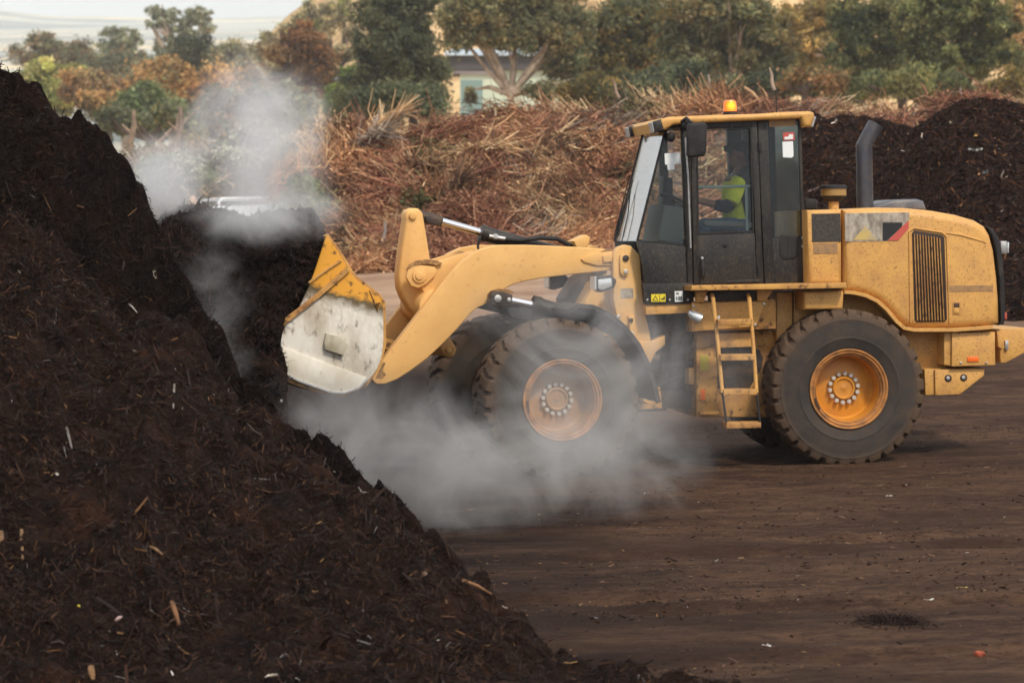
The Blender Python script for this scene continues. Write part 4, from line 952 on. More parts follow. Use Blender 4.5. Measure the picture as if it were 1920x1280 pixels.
def ridge_fn(pts):
    W = np.array([at_y(px, py, Y) for px, py, Y in pts]); o = np.argsort(W[:, 0]); W = W[o]
    return W
far_ridge = ridge_fn([(-1700, 420, 19.4), (-1100, -60, 19.4), (-500, -240, 19.4), (-150, 20, 19.4), (0, 108, 19.4), (40, 132, 19.4), (66, 148, 19.4), (84, 184, 19.4), (108, 194, 19.4), (150, 199, 19.4), (180, 226, 19.4), (215, 262, 19.4), (248, 298, 19.4),
                      (262, 318, 19.4), (270, 345, 19.35), (278, 382, 19.3), (292, 418, 19.3), (304, 448, 19.3), (345, 508, 19.2), (385, 578, 19.1), (425, 650, 19.0), (455, 700, 18.9), (520, 758, 18.8), (590, 806, 18.7), (640, 842, 18.6), (700, 900, 18.5), (760, 960, 18.4), (820, 1020, 18.3)])
near_ridge = ridge_fn([(-1900, 640, 17.2), (-1200, 330, 17.2), (-500, 230, 17.2), (-150, 320, 17.2), (0, 372, 17.2), (100, 405, 17.1), (150, 462, 17.0), (182, 492, 16.9), (200, 525, 16.8), (250, 570, 16.7), (300, 581, 16.6), (352, 588, 16.5), (375, 614, 16.4),
                       (405, 655, 16.3), (440, 702, 16.2), (462, 742, 16.1), (540, 800, 15.7), (620, 852, 15.3), (700, 922, 15.0), (800, 987, 14.6), (860, 1022, 14.4), (950, 1102, 14.0), (1050, 1196, 13.5), (1110, 1236, 13.2), (1200, 1254, 12.9), (1300, 1267, 12.7), (1400, 1282, 12.4), (1470, 1305, 12.3)])
def pile_z(X, Y, which=False):
    wx = X + .10 * fbm(X * 2.2, Y * 2.2, 3, 41); wy = Y + .35 * fbm(X * 1.3 + 5, Y * 1.3, 3, 42)
    z1 = np.interp(wx, far_ridge[:, 0], far_ridge[:, 2], right=-1); y1 = np.interp(wx, far_ridge[:, 0], far_ridge[:, 1])
    z2 = np.interp(wx, near_ridge[:, 0], near_ridge[:, 2], right=-1); y2 = np.interp(wx, near_ridge[:, 0], near_ridge[:, 1])
    a = z1 - 2.3 * np.clip(y1 - wy, 0, None) - .65 * np.clip(wy - y1, 0, None)
    sl = np.clip(z2 / np.clip(y2 - 11.6, .4, None), .12, .62)
    b = z2 - sl * np.clip(y2 - wy, 0, None) - .9 * np.clip(wy - y2, 0, None)
    if which: return a > b + .02 * fbm(X * 9, Y * 9, 3, 39)
    z = np.maximum(a, b)
    z = z - np.where(a > b, .05, .15) * sstep(z, .04, .5)
    on = sstep(z, 0.0, .35)
    z = z + on * (.22 * fbm(X * 1.5, Y * 1.5, 3, 31) + .26 * np.abs(fbm(X * 4, Y * 4, 3, 33)) * 1.6) + (.25 + .75 * on) * (.095 * fbm(X * 9, Y * 9, 3, 34) + .06 * np.clip(fbm(X * 6, Y * 6, 2, 38) - .05, 0, 1) + .035 * fbm(X * 34, Y * 34, 2, 35) + .03 * fbm(X * 24, Y * 24, 2, 37))
    return z
xs = np.arange(-5.0, 1.75, .017); ys = np.arange(9.8, 21.8, .019)
X, Yg = np.meshgrid(xs, ys); Z = np.maximum(pile_z(X, Yg), -.06)
V, q = grid(xs, ys, lambda a, b: Z)
keep = (Z[:-1, :-1] > -.05) | (Z[1:, 1:] > -.05) | (Z[1:, :-1] > -.05) | (Z[:-1, 1:] > -.05)
pile = thing("compost_heap", "tall dark steaming compost heap filling the left foreground, nearest to the viewer", "compost heap", (-3.0, 15.0, 0))
xl = np.arange(-9.6, -4.98, .06); yl = np.arange(9.8, 24.5, .06); Xl, Yl = np.meshgrid(xl, yl); Zl = np.maximum(pile_z(Xl, Yl), -.06); Vl, ql = grid(xl, yl, lambda a, b: Zl)
fast_mesh("heap_flank", Vl, ql[((Zl[:-1, :-1] > -.05) | (Zl[1:, 1:] > -.05)).ravel()], M_compost, pile, smooth=True, origin=(-3.0, 15.0, 0))
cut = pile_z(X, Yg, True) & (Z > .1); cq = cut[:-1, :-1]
fast_mesh("heap_body", V, q[(keep & ~cq).ravel()], M_compost, pile, smooth=True, origin=(-3.0, 15.0, 0))
cf = fast_mesh("shaded_cut_face", V, q[(keep & cq).ravel()], compost_mat("shaded_compost", .34), pile, smooth=True, origin=(-3.0, 15.0, 0)); cf["label"] = "freshly dug face with shade painted into its colour"  # darker compost carries the shade of the steep recess behind the near lobe
w = front_w(xs, ys, Z) * (Z > .0) * (Yg > 10.8) * (.35 + 1.3 * vnoise(X * 3, Yg * 3, 61) ** 2)
P_, N_ = hf_sample(xs, ys, Z, 280000, w)
Lf = rng.lognormal(-3.75, .62, len(P_)).clip(.008, .15); Wf = (Lf * rng.uniform(.06, .2, len(P_))).clip(.002, .007)
V, q, c = fibres(P_, N_, Lf, Wf, PAL_C, PW_C, .45, tintvar=.5)
_shaded = pile_z(P_[:, 0], P_[:, 1], True) & (P_[:, 2] > .1); c = c * np.repeat(np.where(_shaded, .58, 1.08), 6)[:, None]  # fibres on the far face darkened with the same painted shade
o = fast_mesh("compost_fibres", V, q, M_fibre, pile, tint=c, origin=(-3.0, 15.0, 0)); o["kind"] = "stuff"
P_, N_ = hf_sample(xs, ys, Z, 500, w)
V, q, c = fibres(P_, N_, rng.uniform(.08, .24, 500), rng.uniform(.006, .018, 500), PAL_C[[3, 4, 5, 6, 0]], np.array([.35, .25, .15, .05, .2]), .35, .3)
o = fast_mesh("wood_chips", V, q, M_fibre, pile, tint=c, origin=(-3.0, 15.0, 0)); o["kind"] = "stuff"

# the load lifted by the bucket
def load_heap():
    top_px = [(60, 900), (140, 720), (210, 600), (268, 500), (285, 455), (300, 426), (318, 404), (345, 393), (385, 388), (412, 397), (432, 411), (465, 417), (490, 402), (515, 391), (545, 393), (572, 404), (595, 424), (611, 444)]
    T = FF.poly(top_px, 0.0); uL = FF.uz(90, 700, SB)[0]
    # the opening of the bucket: its line leans back with height
    LN = np.array([FF.uz(*p, SB) for p in ((536, 1000), (533, 705), (529, 650), (556, 592), (580, 540), (600, 484), (611, 444))])
    na, ntt = 260, 260
    A = np.linspace(0, 1, na)[:, None] * np.ones((1, ntt)); t = np.linspace(0, 1, ntt)[None, :] * np.ones((na, 1))
    # across the heap: front foot, face, shoulder, crest, back
    tk = [0, .08, .50, .60, .70, .82, 1.0]; lk = [SB - .50, SB - .22, SB + .02, SB + .14, SB + .55, .7, 1.25]; zk = [-.06, .06, .74, .90, .985, 1.0, .0]
    uT = uL + A * (np.interp(9.0, LN[:, 1], LN[:, 0]) - uL); zt = np.interp(uT, T[:, 0], T[:, 1])
    Zf = np.interp(t, tk, zk) * zt; L = np.interp(t, tk, lk)
    uR = np.interp(Zf, LN[:, 1], LN[:, 0]) + .05 * (Zf > LN[2, 1]) * (L > SB); U = uL + A * (uR - uL)
    n1 = fbm(U * 2.2 + 7, Zf * 2.2 + L, 4, 92); n2 = fbm(U * 7, Zf * 7 + L * 5, 4, 93); n3 = fbm(U * 26, Zf * 26 + L * 20, 2, 94)
    face = 1 - sstep(t, .55, .7); d = .30 * n1 + .16 * n2 + .05 * n3
    e = sstep(1 - A, 0, .06)
    L = L - d * face * (.25 + .75 * e) + (1 - e) * .10 * face * (Zf > LN[2, 1] - .05); Zf = Zf + (d * .7 + .05 * n3) * (1 - face) * (t < .95)
    U = U + .10 * n2 * (1 - e) * (Zf < LN[2, 1])
    P = O[None, None] + U[..., None] * FF.u + L[..., None] * FF.l + Zf[..., None] * np.array([0, 0, 1.0])
    i = np.arange(na * ntt).reshape(na, ntt); q = np.stack([i[:-1, :-1], i[1:, :-1], i[1:, 1:], i[:-1, 1:]], -1).reshape(-1, 4)
    org = P[na // 2, ntt // 2] * [1, 1, 0]
    load = thing("compost_load", "dark heap of compost being scooped up in the loader bucket, steam over its top", "compost load", org)
    fast_mesh("heap_body", P.reshape(-1, 3), q, M_compost, load, smooth=True, origin=org)
    Np = np.cross(np.gradient(P, axis=0), np.gradient(P, axis=1)); area = np.linalg.norm(Np, axis=-1); Np = Np / (area[..., None] + 1e-9)
    vis = np.clip(-(Np * FWD).sum(-1), .02, 1) * area; ii = rng.choice(vis.size, 30000, p=(vis / vis.sum()).ravel())
    Ps = P.reshape(-1, 3)[ii]; Ns = Np.reshape(-1, 3)[ii]; Lf = rng.lognormal(-3.2, .55, len(ii)).clip(.015, .18)
    V, q, c = fibres(Ps, Ns, Lf, (Lf * .14).clip(.003, .012), PAL_C[:6], PW_C[:6] / PW_C[:6].sum(), .4)
    o = fast_mesh("compost_fibres", V, q, M_fibre, load, tint=c, origin=org); o["kind"] = "stuff"
load_heap()

# the stockpile behind the loader
def mound(name, label, pts, slopeF, slopeB, x0, x1, y0, y1, step, nf, seed, cat="compost heap"):
    R_ = ridge_fn(pts)
    def zf(X, Y):
        wx = X + .25 * fbm(X * .8, Y * .8, 3, seed); z = np.interp(wx, R_[:, 0], R_[:, 2], left=-2, right=R_[-1, 2]); yc = np.interp(wx, R_[:, 0], R_[:, 1])
        h = z - slopeF * (np.sqrt(np.clip(yc - Y, 0, None) ** 2 + .15) - .39) - slopeB * np.clip(Y - yc, 0, None)
        return h + .4 * fbm(X * .9, Y * .9, 4, seed + 1) + .12 * fbm(X * 5, Y * 5, 3, seed + 2)
    xs = np.arange(x0, x1, step); ys = np.arange(y0, y1, step); X, Yg = np.meshgrid(xs, ys); Z = zf(X, Yg); G = gz(X, Yg) - .12
    keep = ((Z > G)[:-1, :-1] | (Z > G)[1:, 1:]); Z = np.maximum(Z, G)
    V, q = grid(xs, ys, lambda a, b: Z); org = (float(R_[len(R_) // 2, 0]), float(R_[0, 1]), float(gz(R_[0, 0], R_[0, 1])))
    t = thing(name, label, cat, org)
    fast_mesh("heap_body", V, q[keep.ravel()], M_compost, t, smooth=True, origin=org)
    w = front_w(xs, ys, Z) * (Z > G + .12); P_, N_ = hf_sample(xs, ys, Z, nf, w)
    Lf = rng.lognormal(-2.75, .5, nf).clip(.03, .4); V, q, c = fibres(P_, N_, Lf, (Lf * .16).clip(.010, .03), PAL_C * np.array([1.35, 1.15, 1.05]), PW_C * np.array([1, 1, 1, 1.2, 1.4, 1.2, 1.6, 2, 2, 3]) / (PW_C * np.array([1, 1, 1, 1.2, 1.4, 1.2, 1.6, 2, 2, 3])).sum(), .4)
    o = fast_mesh("compost_fibres", V, q, M_fibre, t, tint=c, origin=org); o["kind"] = "stuff"
    return zf
m1 = mound("compost_heap", "dark compost mound behind the loader cab with a low rounded top", [(1380, 330, 46), (1440, 255, 46), (1500, 216, 46), (1560, 206, 46), (1620, 205, 46), (1670, 216, 46), (1720, 238, 46), (1780, 275, 46), (1850, 330, 46), (1950, 420, 46)], .85, .9, 3.0, 9.5, 40.5, 49, .06, 45000, 201)
m2 = mound("compost_heap", "dark compost mound behind the loader engine, running out of frame on the right", [(1600, 330, 44.5), (1680, 262, 44.5), (1725, 232, 44.5), (1760, 204, 44.5), (1800, 183, 44.5), (1840, 173, 44.5), (1875, 176, 44.5), (1920, 182, 44.5), (2050, 178, 44.5), (2300, 240, 44.5)], .80, .9, 4.4, 12.5, 38.5, 48.5, .06, 65000, 231)

# ------------------------------------------------------------------ green waste windrow
M_brush = tint_mat("dry_brush", 0.85, 0.15, 0.15)
ZONE = {"rust": [(136, 86, 66), (160, 102, 74), (112, 72, 56), (178, 128, 94)], "straw": [(196, 160, 112), (172, 136, 92), (150, 116, 80), (212, 182, 136)], "brown": [(108, 76, 54), (90, 66, 50), (132, 98, 70), (74, 56, 44)],
        "grey": [(150, 132, 116), (120, 106, 94), (168, 150, 132), (92, 82, 72)], "orange": [(190, 136, 88), (172, 118, 76), (150, 102, 68), (204, 156, 106)], "green": [(92, 96, 54), (72, 82, 48), (118, 112, 70), (84, 80, 56)]}
ZP = {k: (lambda a: (a * .84 + a.mean(1, keepdims=True) * .16) * 1.16)(np.array([lin(c) for c in v])) for k, v in ZONE.items()}
def windrow(name, label, pts, x0, x1, y0, y1, slopeF, nf, zones, seed, slopeB=.6, lift=.36, L=(-1.2, .5), cat="brush heap"):
    R_ = ridge_fn(pts)
    def zf(X, Y):
        z = np.interp(X, R_[:, 0], R_[:, 2]); yc = np.interp(X, R_[:, 0], R_[:, 1])
        h = z - slopeF * (np.sqrt(np.clip(yc - Y, 0, None) ** 2 + .3) - .55) - slopeB * np.clip(Y - yc, 0, None)
        return h - .5 + .9 * fbm(X * .55, Y * .55, 4, seed) + .65 * fbm(X * 2, Y * 2, 3, seed + 1)
    st = .12; st = .09; xs = np.arange(x0, x1, st); ys = np.arange(y0, y1, st); X, Yg = np.meshgrid(xs, ys); G = gz(X, Yg) - .1; Z0 = zf(X, Yg)
    keep = ((Z0 > G)[:-1, :-1] | (Z0 > G)[1:, 1:]); Z = np.maximum(Z0, G); V, q = grid(xs, ys, lambda a, b: Z)
    mid = R_[len(R_) // 2]; org = (float(mid[0]), float(mid[1]), float(gz(mid[0], mid[1])))
    t = thing(name, label, cat, org)
    fast_mesh("heap_body", V, q[keep.ravel()], mat("brush_shade", lin((60, 44, 34)), .95, 0, lin((38, 28, 22)), 3, bump=.8, bscale=9, spec=.05), t, smooth=True, origin=org)
    w = front_w(xs, ys, Z) * (Z > G + .1) + .0; P_, N_ = hf_sample(xs, ys, Z, nf, w)
    # patches of one kind of prunings, each lying its own way
    nc = 260; ci = rng.choice(nf, nc, replace=False); cz = rng.choice(len(zones), nc, p=np.array([z[1] for z in zones]) / sum(z[1] for z in zones)); cd = rng.normal(size=(nc, 3)) * [1, .3, .45]; cd /= np.linalg.norm(cd, axis=1, keepdims=True)
    cl = rng.uniform(.6, 1.5, nc); cb = rng.lognormal(-.05, .25, nc)
    Q_ = P_ + .25 * rng.normal(size=P_.shape); best = np.full(nf, 1e9); lab = np.zeros(nf, int)
    for k in range(nc):
        d = ((Q_ - P_[ci[k]]) ** 2 * [1, .5, 2]).sum(1); mk = d < best; best[mk] = d[mk]; lab[mk] = k
    ii = rng.integers(0, 4, nf); names = [z[0] for z in zones]; PAL = np.stack([ZP[n] for n in names])
    col = PAL[cz[lab], ii]
    # sun-bleached crest, darker mouldered foot is shade only: keep one palette, vary by patch
    Lf = np.exp(rng.normal(L[0], L[1], nf)).clip(.08, 1.1) * cl[lab]
    P2 = P_ + N_ * (rng.random((nf, 1)) ** 2 * .28)
    V, q, c = fibres(P2, N_, Lf, (Lf * .04).clip(.008, .02), np.zeros((1, 3)), np.array([1.0]), lift, .8, dirs=cd[lab], spread=.24, tintvar=0, segs=3)
    col = col * (1 + .22 * rng.normal(size=(nf, 1))).clip(.5, 1.6) * cb[lab][:, None]
    o = fast_mesh("dry_prunings", V, q, M_brush, t, tint=np.repeat(col, 8, 0), origin=org); o["kind"] = "stuff"
    # leaf litter: small flakes in the same patches
    leafy = np.isin(np.array(names)[cz[lab]], ['rust', 'orange', 'green', 'brown']); jj = rng.choice(np.flatnonzero(leafy), nf); n2 = len(jj); P3 = P_[jj] + .12 * rng.normal(size=(n2, 3)) + N_[jj] * .1
    V, q, c = fibres(P3, N_[jj], rng.uniform(.03, .09, n2), rng.uniform(.015, .04, n2), np.zeros((1, 3)), np.array([1.0]), .9, .6, tintvar=0, segs=1)
    cc_ = PAL[cz[lab[jj]], rng.integers(0, 4, n2)] * (1 + .25 * rng.normal(size=(n2, 1))).clip(.5, 1.7)
    o = fast_mesh("dry_leaves", V, q, M_brush, t, tint=np.repeat(cc_, 4, 0), origin=org); o["kind"] = "stuff"
    return zf
wr = windrow("brush_heap", "long windrow of dry brown and rust coloured green waste behind the loader", [(560, 300, 56), (610, 250, 56), (650, 222, 56), (700, 214, 56), (760, 220, 56), (830, 210, 56), (900, 200, 56), (960, 194, 56), (1030, 192, 56), (1100, 186, 56), (1180, 180, 56), (1260, 172, 56), (1350, 168, 56), (1450, 168, 56),
      (1560, 172, 56), (1660, 178, 56), (1750, 168, 56), (1830, 164, 56), (1960, 172, 56), (2100, 178, 56)], -4.6, 11.8, 51.5, 59, .75, 190000,
      [("rust", .34), ("straw", .18), ("brown", .20), ("grey", .10), ("orange", .15), ("green", .03)], 301)
wl2 = windrow("brush_heap", "low grey tangle of dead branches and weeds behind the steam, left of the windrow", [(60, 330, 62), (150, 300, 62), (230, 268, 62), (300, 255, 62), (380, 240, 62), (450, 238, 62), (520, 232, 62), (580, 228, 62), (640, 236, 62), (720, 260, 62)], -11.5, -3.0, 57.5, 66, .62, 80000,
      [("grey", .40), ("brown", .22), ("green", .24), ("straw", .1), ("rust", .04)], 341)
def hf_hit(px, py, zf, y0, y1):
    r = ray(px, py)
    for Y in np.arange(y0, y1, .05):
        p = CAM + r * (Y / r[1])
        if p[2] < zf(p[0], Y): return p
    return CAM + r * (y1 / r[1])
# palm fronds thrown on the windrow
def frond(px, py, L, ang, droop, label, pal="straw"):
    L = L * .72; p = hf_hit(px, py, wr, 50, 58) + [0, -.2, .12]
    d = np.array([math.cos(ang), -.25, math.sin(ang)]); mb = MB(); pts = []
    for t in np.linspace(0, 1, 9): pts.append(p + d * L * t + np.array([0, -.1 * t, -droop * t * t]))
    t_ = thing("palm_frond", label, "palm frond", p, "palm fronds lying on the windrow")
    tube(mb, pts, list(np.linspace(.035, .01, 9)), 6); part("frond_stalk", mb, mat("frond_stalk", lin((190, 155, 108)), .8), t_)
    n = 110; tt = rng.uniform(.12, 1, n); base = np.array([np.array([np.interp(a, np.linspace(0, 1, 9), [q_[k] for q_ in pts]) for k in range(3)]) for a in tt])
    sd = rng.choice([-1, 1], n)[:, None]; up = np.array([-d[2], 0, d[0]])
    dirs = d * .9 + sd * up * rng.uniform(0, .45, (n, 1)) + rng.normal(size=(n, 3)) * .22 + [0, -.15, -.38]
    V, q, c = fibres(base, np.tile([0, -1.0, .2], (n, 1)), rng.uniform(.3, .85, n), .022, ZP[pal], np.array([.3, .3, .15, .25]), .1, .3, dirs=dirs, spread=.05, segs=3)
    o = fast_mesh("frond_leaflets", V, q, M_brush, t_, tint=c, origin=p); o["kind"] = "stuff"
frond(990, 300, 1.6, .15, .35, "pale straw palm frond lying flat on the windrow left of the cab front")
frond(1010, 270, 1.5, .3, .5, "straw palm frond arching over the windrow just left of the cab roof")
frond(1000, 290, .9, -1.3, .1, "short straw palm frond hanging down the windrow face left of the cab")
frond(905, 225, 1.2, .1, .3, "straw palm frond on the windrow crest below the pale green shed")
frond(845, 392, .7, 1.2, .0, "brown palm frond standing upright behind the tilt cylinder rod", "brown")
frond(660, 290, 1.3, .7, .3, "grey straw palm frond at the left end of the windrow", "grey")
frond(740, 330, 1.4, .5, .5, "brown palm frond sloping over the windrow above the bucket", "brown")
frond(1120, 345, 1.3, .35, .2, "brown palm frond low on the windrow beside the windscreen", "brown")
def stick(px, py, px2, py2, r, col, label, zf=None, yy=(50, 58), off=.2, name="dead_branch", cat="branch", grp="dead branches on the windrow"):
    p = hf_hit(px, py, zf or wr, *yy) + [0, -off, 0]; q_ = at_y(px2, py2, p[1] - .1)
    v = q_ - p; n_ = np.cross(v, [0, 1, 0]); mb = MB()
    tube(mb, [p, p + v * .35 + n_ * .04, p + v * .7 - n_ * .03, q_], [r, r * .9, r * .7, r * .4], 8)
    if np.linalg.norm(v) > .8: tube(mb, [p + v * .5, p + v * .7 + n_ * .22], [r * .6, r * .25], 6)
    o = mesh_obj(name, np.vstack(mb.v), mb.f, mat("dead_wood", lin(col), .85, 0, tuple(.6 * x for x in lin(col)), 6), None, p)
    tag(o, label, cat, grp)
frond(1075, 262, 1.7, .05, .25, "broad straw palm frond spread level on the windrow crest left of the cab")
frond(1130, 300, 1.5, -.2, .3, "tawny palm frond sweeping down towards the top of the windscreen")
frond(950, 262, 1.3, -.4, .2, "straw palm frond tilted down the windrow below the gum's trunk")
frond(860, 300, 1.4, .5, .4, "tawny palm frond in the middle of the windrow face")
frond(700, 265, 1.3, .9, .3, "pinkish straw frond at the upper left of the windrow", "straw")
frond(800, 262, 1.2, .2, .3, "brown palm frond under the windrow's crest left of the shed", "brown")
stick(1160, 185, 1148, 148, .035, (178, 150, 130), "pale stub of branch standing on the crest left of the beacon")
stick(1450, 170, 1443, 128, .04, (190, 165, 145), "tallest pale branch standing on the crest right of the beacon")
stick(1440, 205, 1395, 163, .05, (205, 165, 125), "straw coloured split log leaning on the crest above the cab roof")
stick(1330, 165, 1328, 140, .03, (190, 170, 155), "thin pale stick standing upright on the crest above the beacon")
stick(930, 228, 928, 203, .03, (225, 205, 175), "short white peg of wood upright below the shed")
stick(985, 320, 1045, 318, .03, (196, 128, 84), "orange brown stick lying level on the windrow face left of the cab")
stick(1010, 430, 1060, 395, .03, (195, 170, 140), "pale thin stick leaning at the foot of the windrow behind the boom")
stick(640, 325, 668, 316, .03, (215, 200, 180), "white stick near the left end of the windrow")
stick(1745, 190, 1725, 155, .035, (165, 120, 90), "curved brown branch on the crest between the two compost mounds")
stick(1800, 178, 1800, 166, .035, (225, 215, 205), "small white post on the crest beside the right compost mound")
stick(720, 470, 722, 415, .045, (150, 140, 134), "grey stump at the foot of the windrow left of the tilt lever")
stick(248, 300, 250, 206, .09, (150, 128, 108), "pale dead trunk standing in the tangle nearest the big heap", wl2, (57, 64), .1, "dead_tree", "dead tree", "dead trunks in the tangle")
stick(336, 300, 338, 200, .08, (140, 116, 98), "forked dead trunk standing in the tangle beside the steam", wl2, (57, 64), .1, "dead_tree", "dead tree", "dead trunks in the tangle")
stick(300, 268, 365, 210, .05, (150, 125, 105), "grey dead branch crossing the forked trunk", wl2, (57, 64), .1)
stick(492, 247, 540, 258, .04, (205, 190, 165), "pale pole lying across the tangle within the steam", wl2, (57, 64), .1)

# ------------------------------------------------------------------ trees and shrubs beyond the yard
M_leaf = tint_mat("leaves", 0.7, 0.3, 0.35)
M_bark = mat("pale_bark", lin((176, 160, 142)), .85, 0, lin((120, 104, 90)), 3, .4, .65)
M_barkd = mat("dark_bark", lin((72, 58, 48)), .9, 0, lin((50, 40, 34)), 4)
def tree(name, label, cat, Y, ells, base, cols, nleaf, size=.16, bark=None, group=None, limbs=7, clump=.55, droop=.0, trunk_r=.14, dens=1.0, hang=0.0):
    """a trunk with limbs rising into a crown of leaf faces; the crown fills the given ellipsoids with clumps and gaps"""
    far = 1.0 if Y < 70 else (1.9 if group == G1 else 1.8 if group and "hillside" in group else 2.6)
    Y = Y * far; size *= far; clump *= far; trunk_r *= far; droop *= far
    if Y > 100: clump *= .55; size *= .70; nleaf = int(nleaf * .95); dens *= 1.05
    sc = Y / F_PX; E_ = []; ells = list(ells)
    if cat == 'shrub' or 'conifer' in name: ells = [(x, y, a * .8, b_ * .8) for x, y, a, b_ in ells] + [(x + a * rng.uniform(-1.1, 1.1), y + b_ * rng.uniform(-.75, .6), a * f, b_ * f * 1.2) for x, y, a, b_ in ells for f in rng.uniform(.3, .55, 3)]
    for cx, cy, rx, ry in ells:
        c = at_y(cx, cy, Y + far * rng.uniform(-.4, .4)); E_.append((c, np.array([rx * sc, min(rx, 1.2 * ry) * sc, ry * sc])))
    bp = at_y(base[0], base[1], Y); zb = float(gz(bp[0], Y)) - .2; org = np.array([bp[0], Y, zb])
    t = thing(name, label, cat, org, group)
    bark = bark or M_barkd
    top = max(E_, key=lambda e: e[0][2])[0]
    mb = MB(); fork = org + (np.array([bp[0], Y, max(bp[2], zb + .5)]) - org) * 1.0
    tube(mb, [org, org + (fork - org) * .5 + rng.normal(size=3) * .06 * far, fork], [trunk_r * 1.25, trunk_r, trunk_r * .85], 8)
    tips = []
    trunk_r *= 1.5 if bark is M_bark else 1.0
    for k in range(limbs):
        c, r = E_[k % len(E_)]
        tip = c + r * rng.normal(size=3) * .42; m = fork + (tip - fork) * .5 + rng.normal(size=3) * .25 * np.linalg.norm(tip - fork) * .3 + [0, 0, .05]
        tube(mb, [fork, m, tip], [trunk_r * .6, trunk_r * .38, trunk_r * .1], 6); tips.append((m, tip))
        for _ in range(2):
            e = tip + r * rng.normal(size=3) * .4; tube(mb, [m, (m + e) / 2 + rng.normal(size=3) * .1, e], [trunk_r * .3, trunk_r * .2, trunk_r * .06], 5)
    part("trunk", mb, bark, t)
    vol = np.array([e[1][0] * e[1][2] for e in E_]); ncl = max(12, int(60 * dens * ((vol / far ** 2).sum() ** .8)))
    which = rng.choice(len(E_), ncl, p=vol / vol.sum()); u = rng.normal(size=(ncl, 3)); u /= np.linalg.norm(u, axis=1, keepdims=True); rad = rng.uniform(.12, 1.25, ncl) ** .5
    CC = np.array([E_[w][0] + E_[w][1] * u[i] * rad[i] for i, w in enumerate(which)])
    cs = rng.lognormal(-.1, .4, ncl).clip(.35, 2.0) * clump
    li = rng.integers(0, ncl, nleaf); g = rng.normal(size=(nleaf, 3)); g *= (np.abs(rng.normal(size=(nleaf, 1))) * .35 + .55) / (np.linalg.norm(g, axis=1, keepdims=True) + 1e-6)
    P = CC[li] + g * cs[li, None] * [1, 1, .72]; P[:, 2] -= droop * rng.random(nleaf) ** 2
    N = g + [0, -.2, .5] + rng.normal(size=(nleaf, 3)) * .6; N /= np.linalg.norm(N, axis=1, keepdims=True)
    pal = np.array([lin(c) for c in cols]) * 1.4; ct = rng.integers(0, len(pal), ncl); own = rng.random(nleaf) < .3
    ci = np.where(own, rng.integers(0, len(pal), nleaf), ct[li]); col = pal[ci] * (1 + .2 * rng.normal(size=(nleaf, 1))).clip(.5, 1.6) * (rng.lognormal(0, .28, ncl).clip(.5, 1.7)[li, None])
    dirs = np.tile([0, 0, -hang], (nleaf, 1)) if hang else None
    L = size * rng.uniform(.7, 1.5, nleaf)
    V, q, _ = fibres(P, N, L, L * .52, np.zeros((1, 3)), np.array([1.0]), .4, .5, dirs=dirs, spread=.6, tintvar=0, segs=1)
    fast_mesh("crown", V, q, M_leaf, t, tint=np.repeat(col, 4, 0), origin=org)
    return t
GREY = [(112, 118, 92), (92, 100, 78), (132, 132, 104), (80, 86, 68)]
DKGR = [(64, 72, 52), (78, 84, 58), (52, 58, 44), (92, 92, 64)]
OLIV = [(104, 92, 48), (84, 80, 46), (124, 104, 54), (70, 70, 44)]
GRN = [(84, 90, 54), (98, 102, 62), (70, 76, 48), (112, 108, 66)]
EUC = [(98, 100, 70), (80, 86, 60), (120, 116, 82), (108, 96, 62)]
ORG = [(156, 122, 78), (140, 110, 72), (164, 134, 90), (120, 110, 76)]
RUST = [(106, 74, 46), (124, 86, 52), (86, 62, 42), (104, 84, 54)]
BRN = [(128, 108, 82), (110, 92, 72), (146, 124, 94), (98, 88, 66)]
PALE = [(150, 140, 108), (130, 124, 96), (166, 152, 118), (116, 110, 84)]
LIME = [(132, 136, 74), (146, 146, 84), (116, 122, 68), (150, 142, 92)]
G1, G2 = "trees behind the windrow", "trees and shrubs of the valley edge"
# behind the windrow
tree("gum_tree", "dense dark green tree left of the pale shed", "tree", 88, [(735, 25, 62, 45), (742, 80, 72, 55), (780, 130, 62, 45), (705, 120, 40, 35), (785, 175, 44, 30), (690, 170, 38, 30), (740, 170, 60, 36), (760, -10, 70, 40)], (750, 205), DKGR + EUC[:2], 52000, .15, group=G1, dens=1.7, limbs=9)
tree("gum_tree", "broad grey green gum with forked pale trunk in front of the shed", "tree", 84, [(905, 20, 70, 42), (985, 10, 70, 48), (1055, 40, 45, 55), (950, 55, 60, 26), (866, 25, 42, 36), (862, 72, 32, 20), (1060, 105, 40, 38), (905, 52, 45, 20), (1015, 65, 50, 30), (1020, 168, 26, 14), (900, 172, 20, 12), (1080, 165, 34, 30)], (958, 178), EUC, 56000, .15, M_bark, G1, 12, .5, .25, .12, 1.5)
tree("gum_tree", "olive brown rounded tree right of the shed", "tree", 86, [(1170, 55, 72, 50), (1130, 110, 55, 50), (1200, 110, 62, 52), (1165, 160, 75, 30), (1110, 150, 34, 38), (1190, 20, 62, 30)], (1180, 185), OLIV + EUC[:2], 46000, .15, M_bark, G1, 9, .5, 0, .1, 1.5)
tree("gum_tree", "grey olive tree with thin pale trunks above the beacon", "tree", 83, [(1315, 20, 62, 44), (1390, 45, 70, 50), (1330, 90, 60, 42), (1420, 110, 55, 40), (1290, 130, 44, 32), (1370, 140, 66, 26), (1440, 60, 45, 40), (1270, 75, 30, 36)], (1372, 158), EUC + OLIV[:1], 48000, .15, M_bark, G1, 10, .5, .1, .09, 1.4)
tree("gum_tree", "sparse yellowish sapling with tall white trunk right of the beacon", "tree", 90, [(1508, 30, 44, 40), (1530, 85, 44, 34), (1488, 110, 40, 30), (1545, 20, 30, 30)], (1572, 110), [(150, 124, 72), (128, 110, 66), (112, 104, 66)], 12000, .15, M_bark, G1, 6, .5, 0, .12, 1.0)
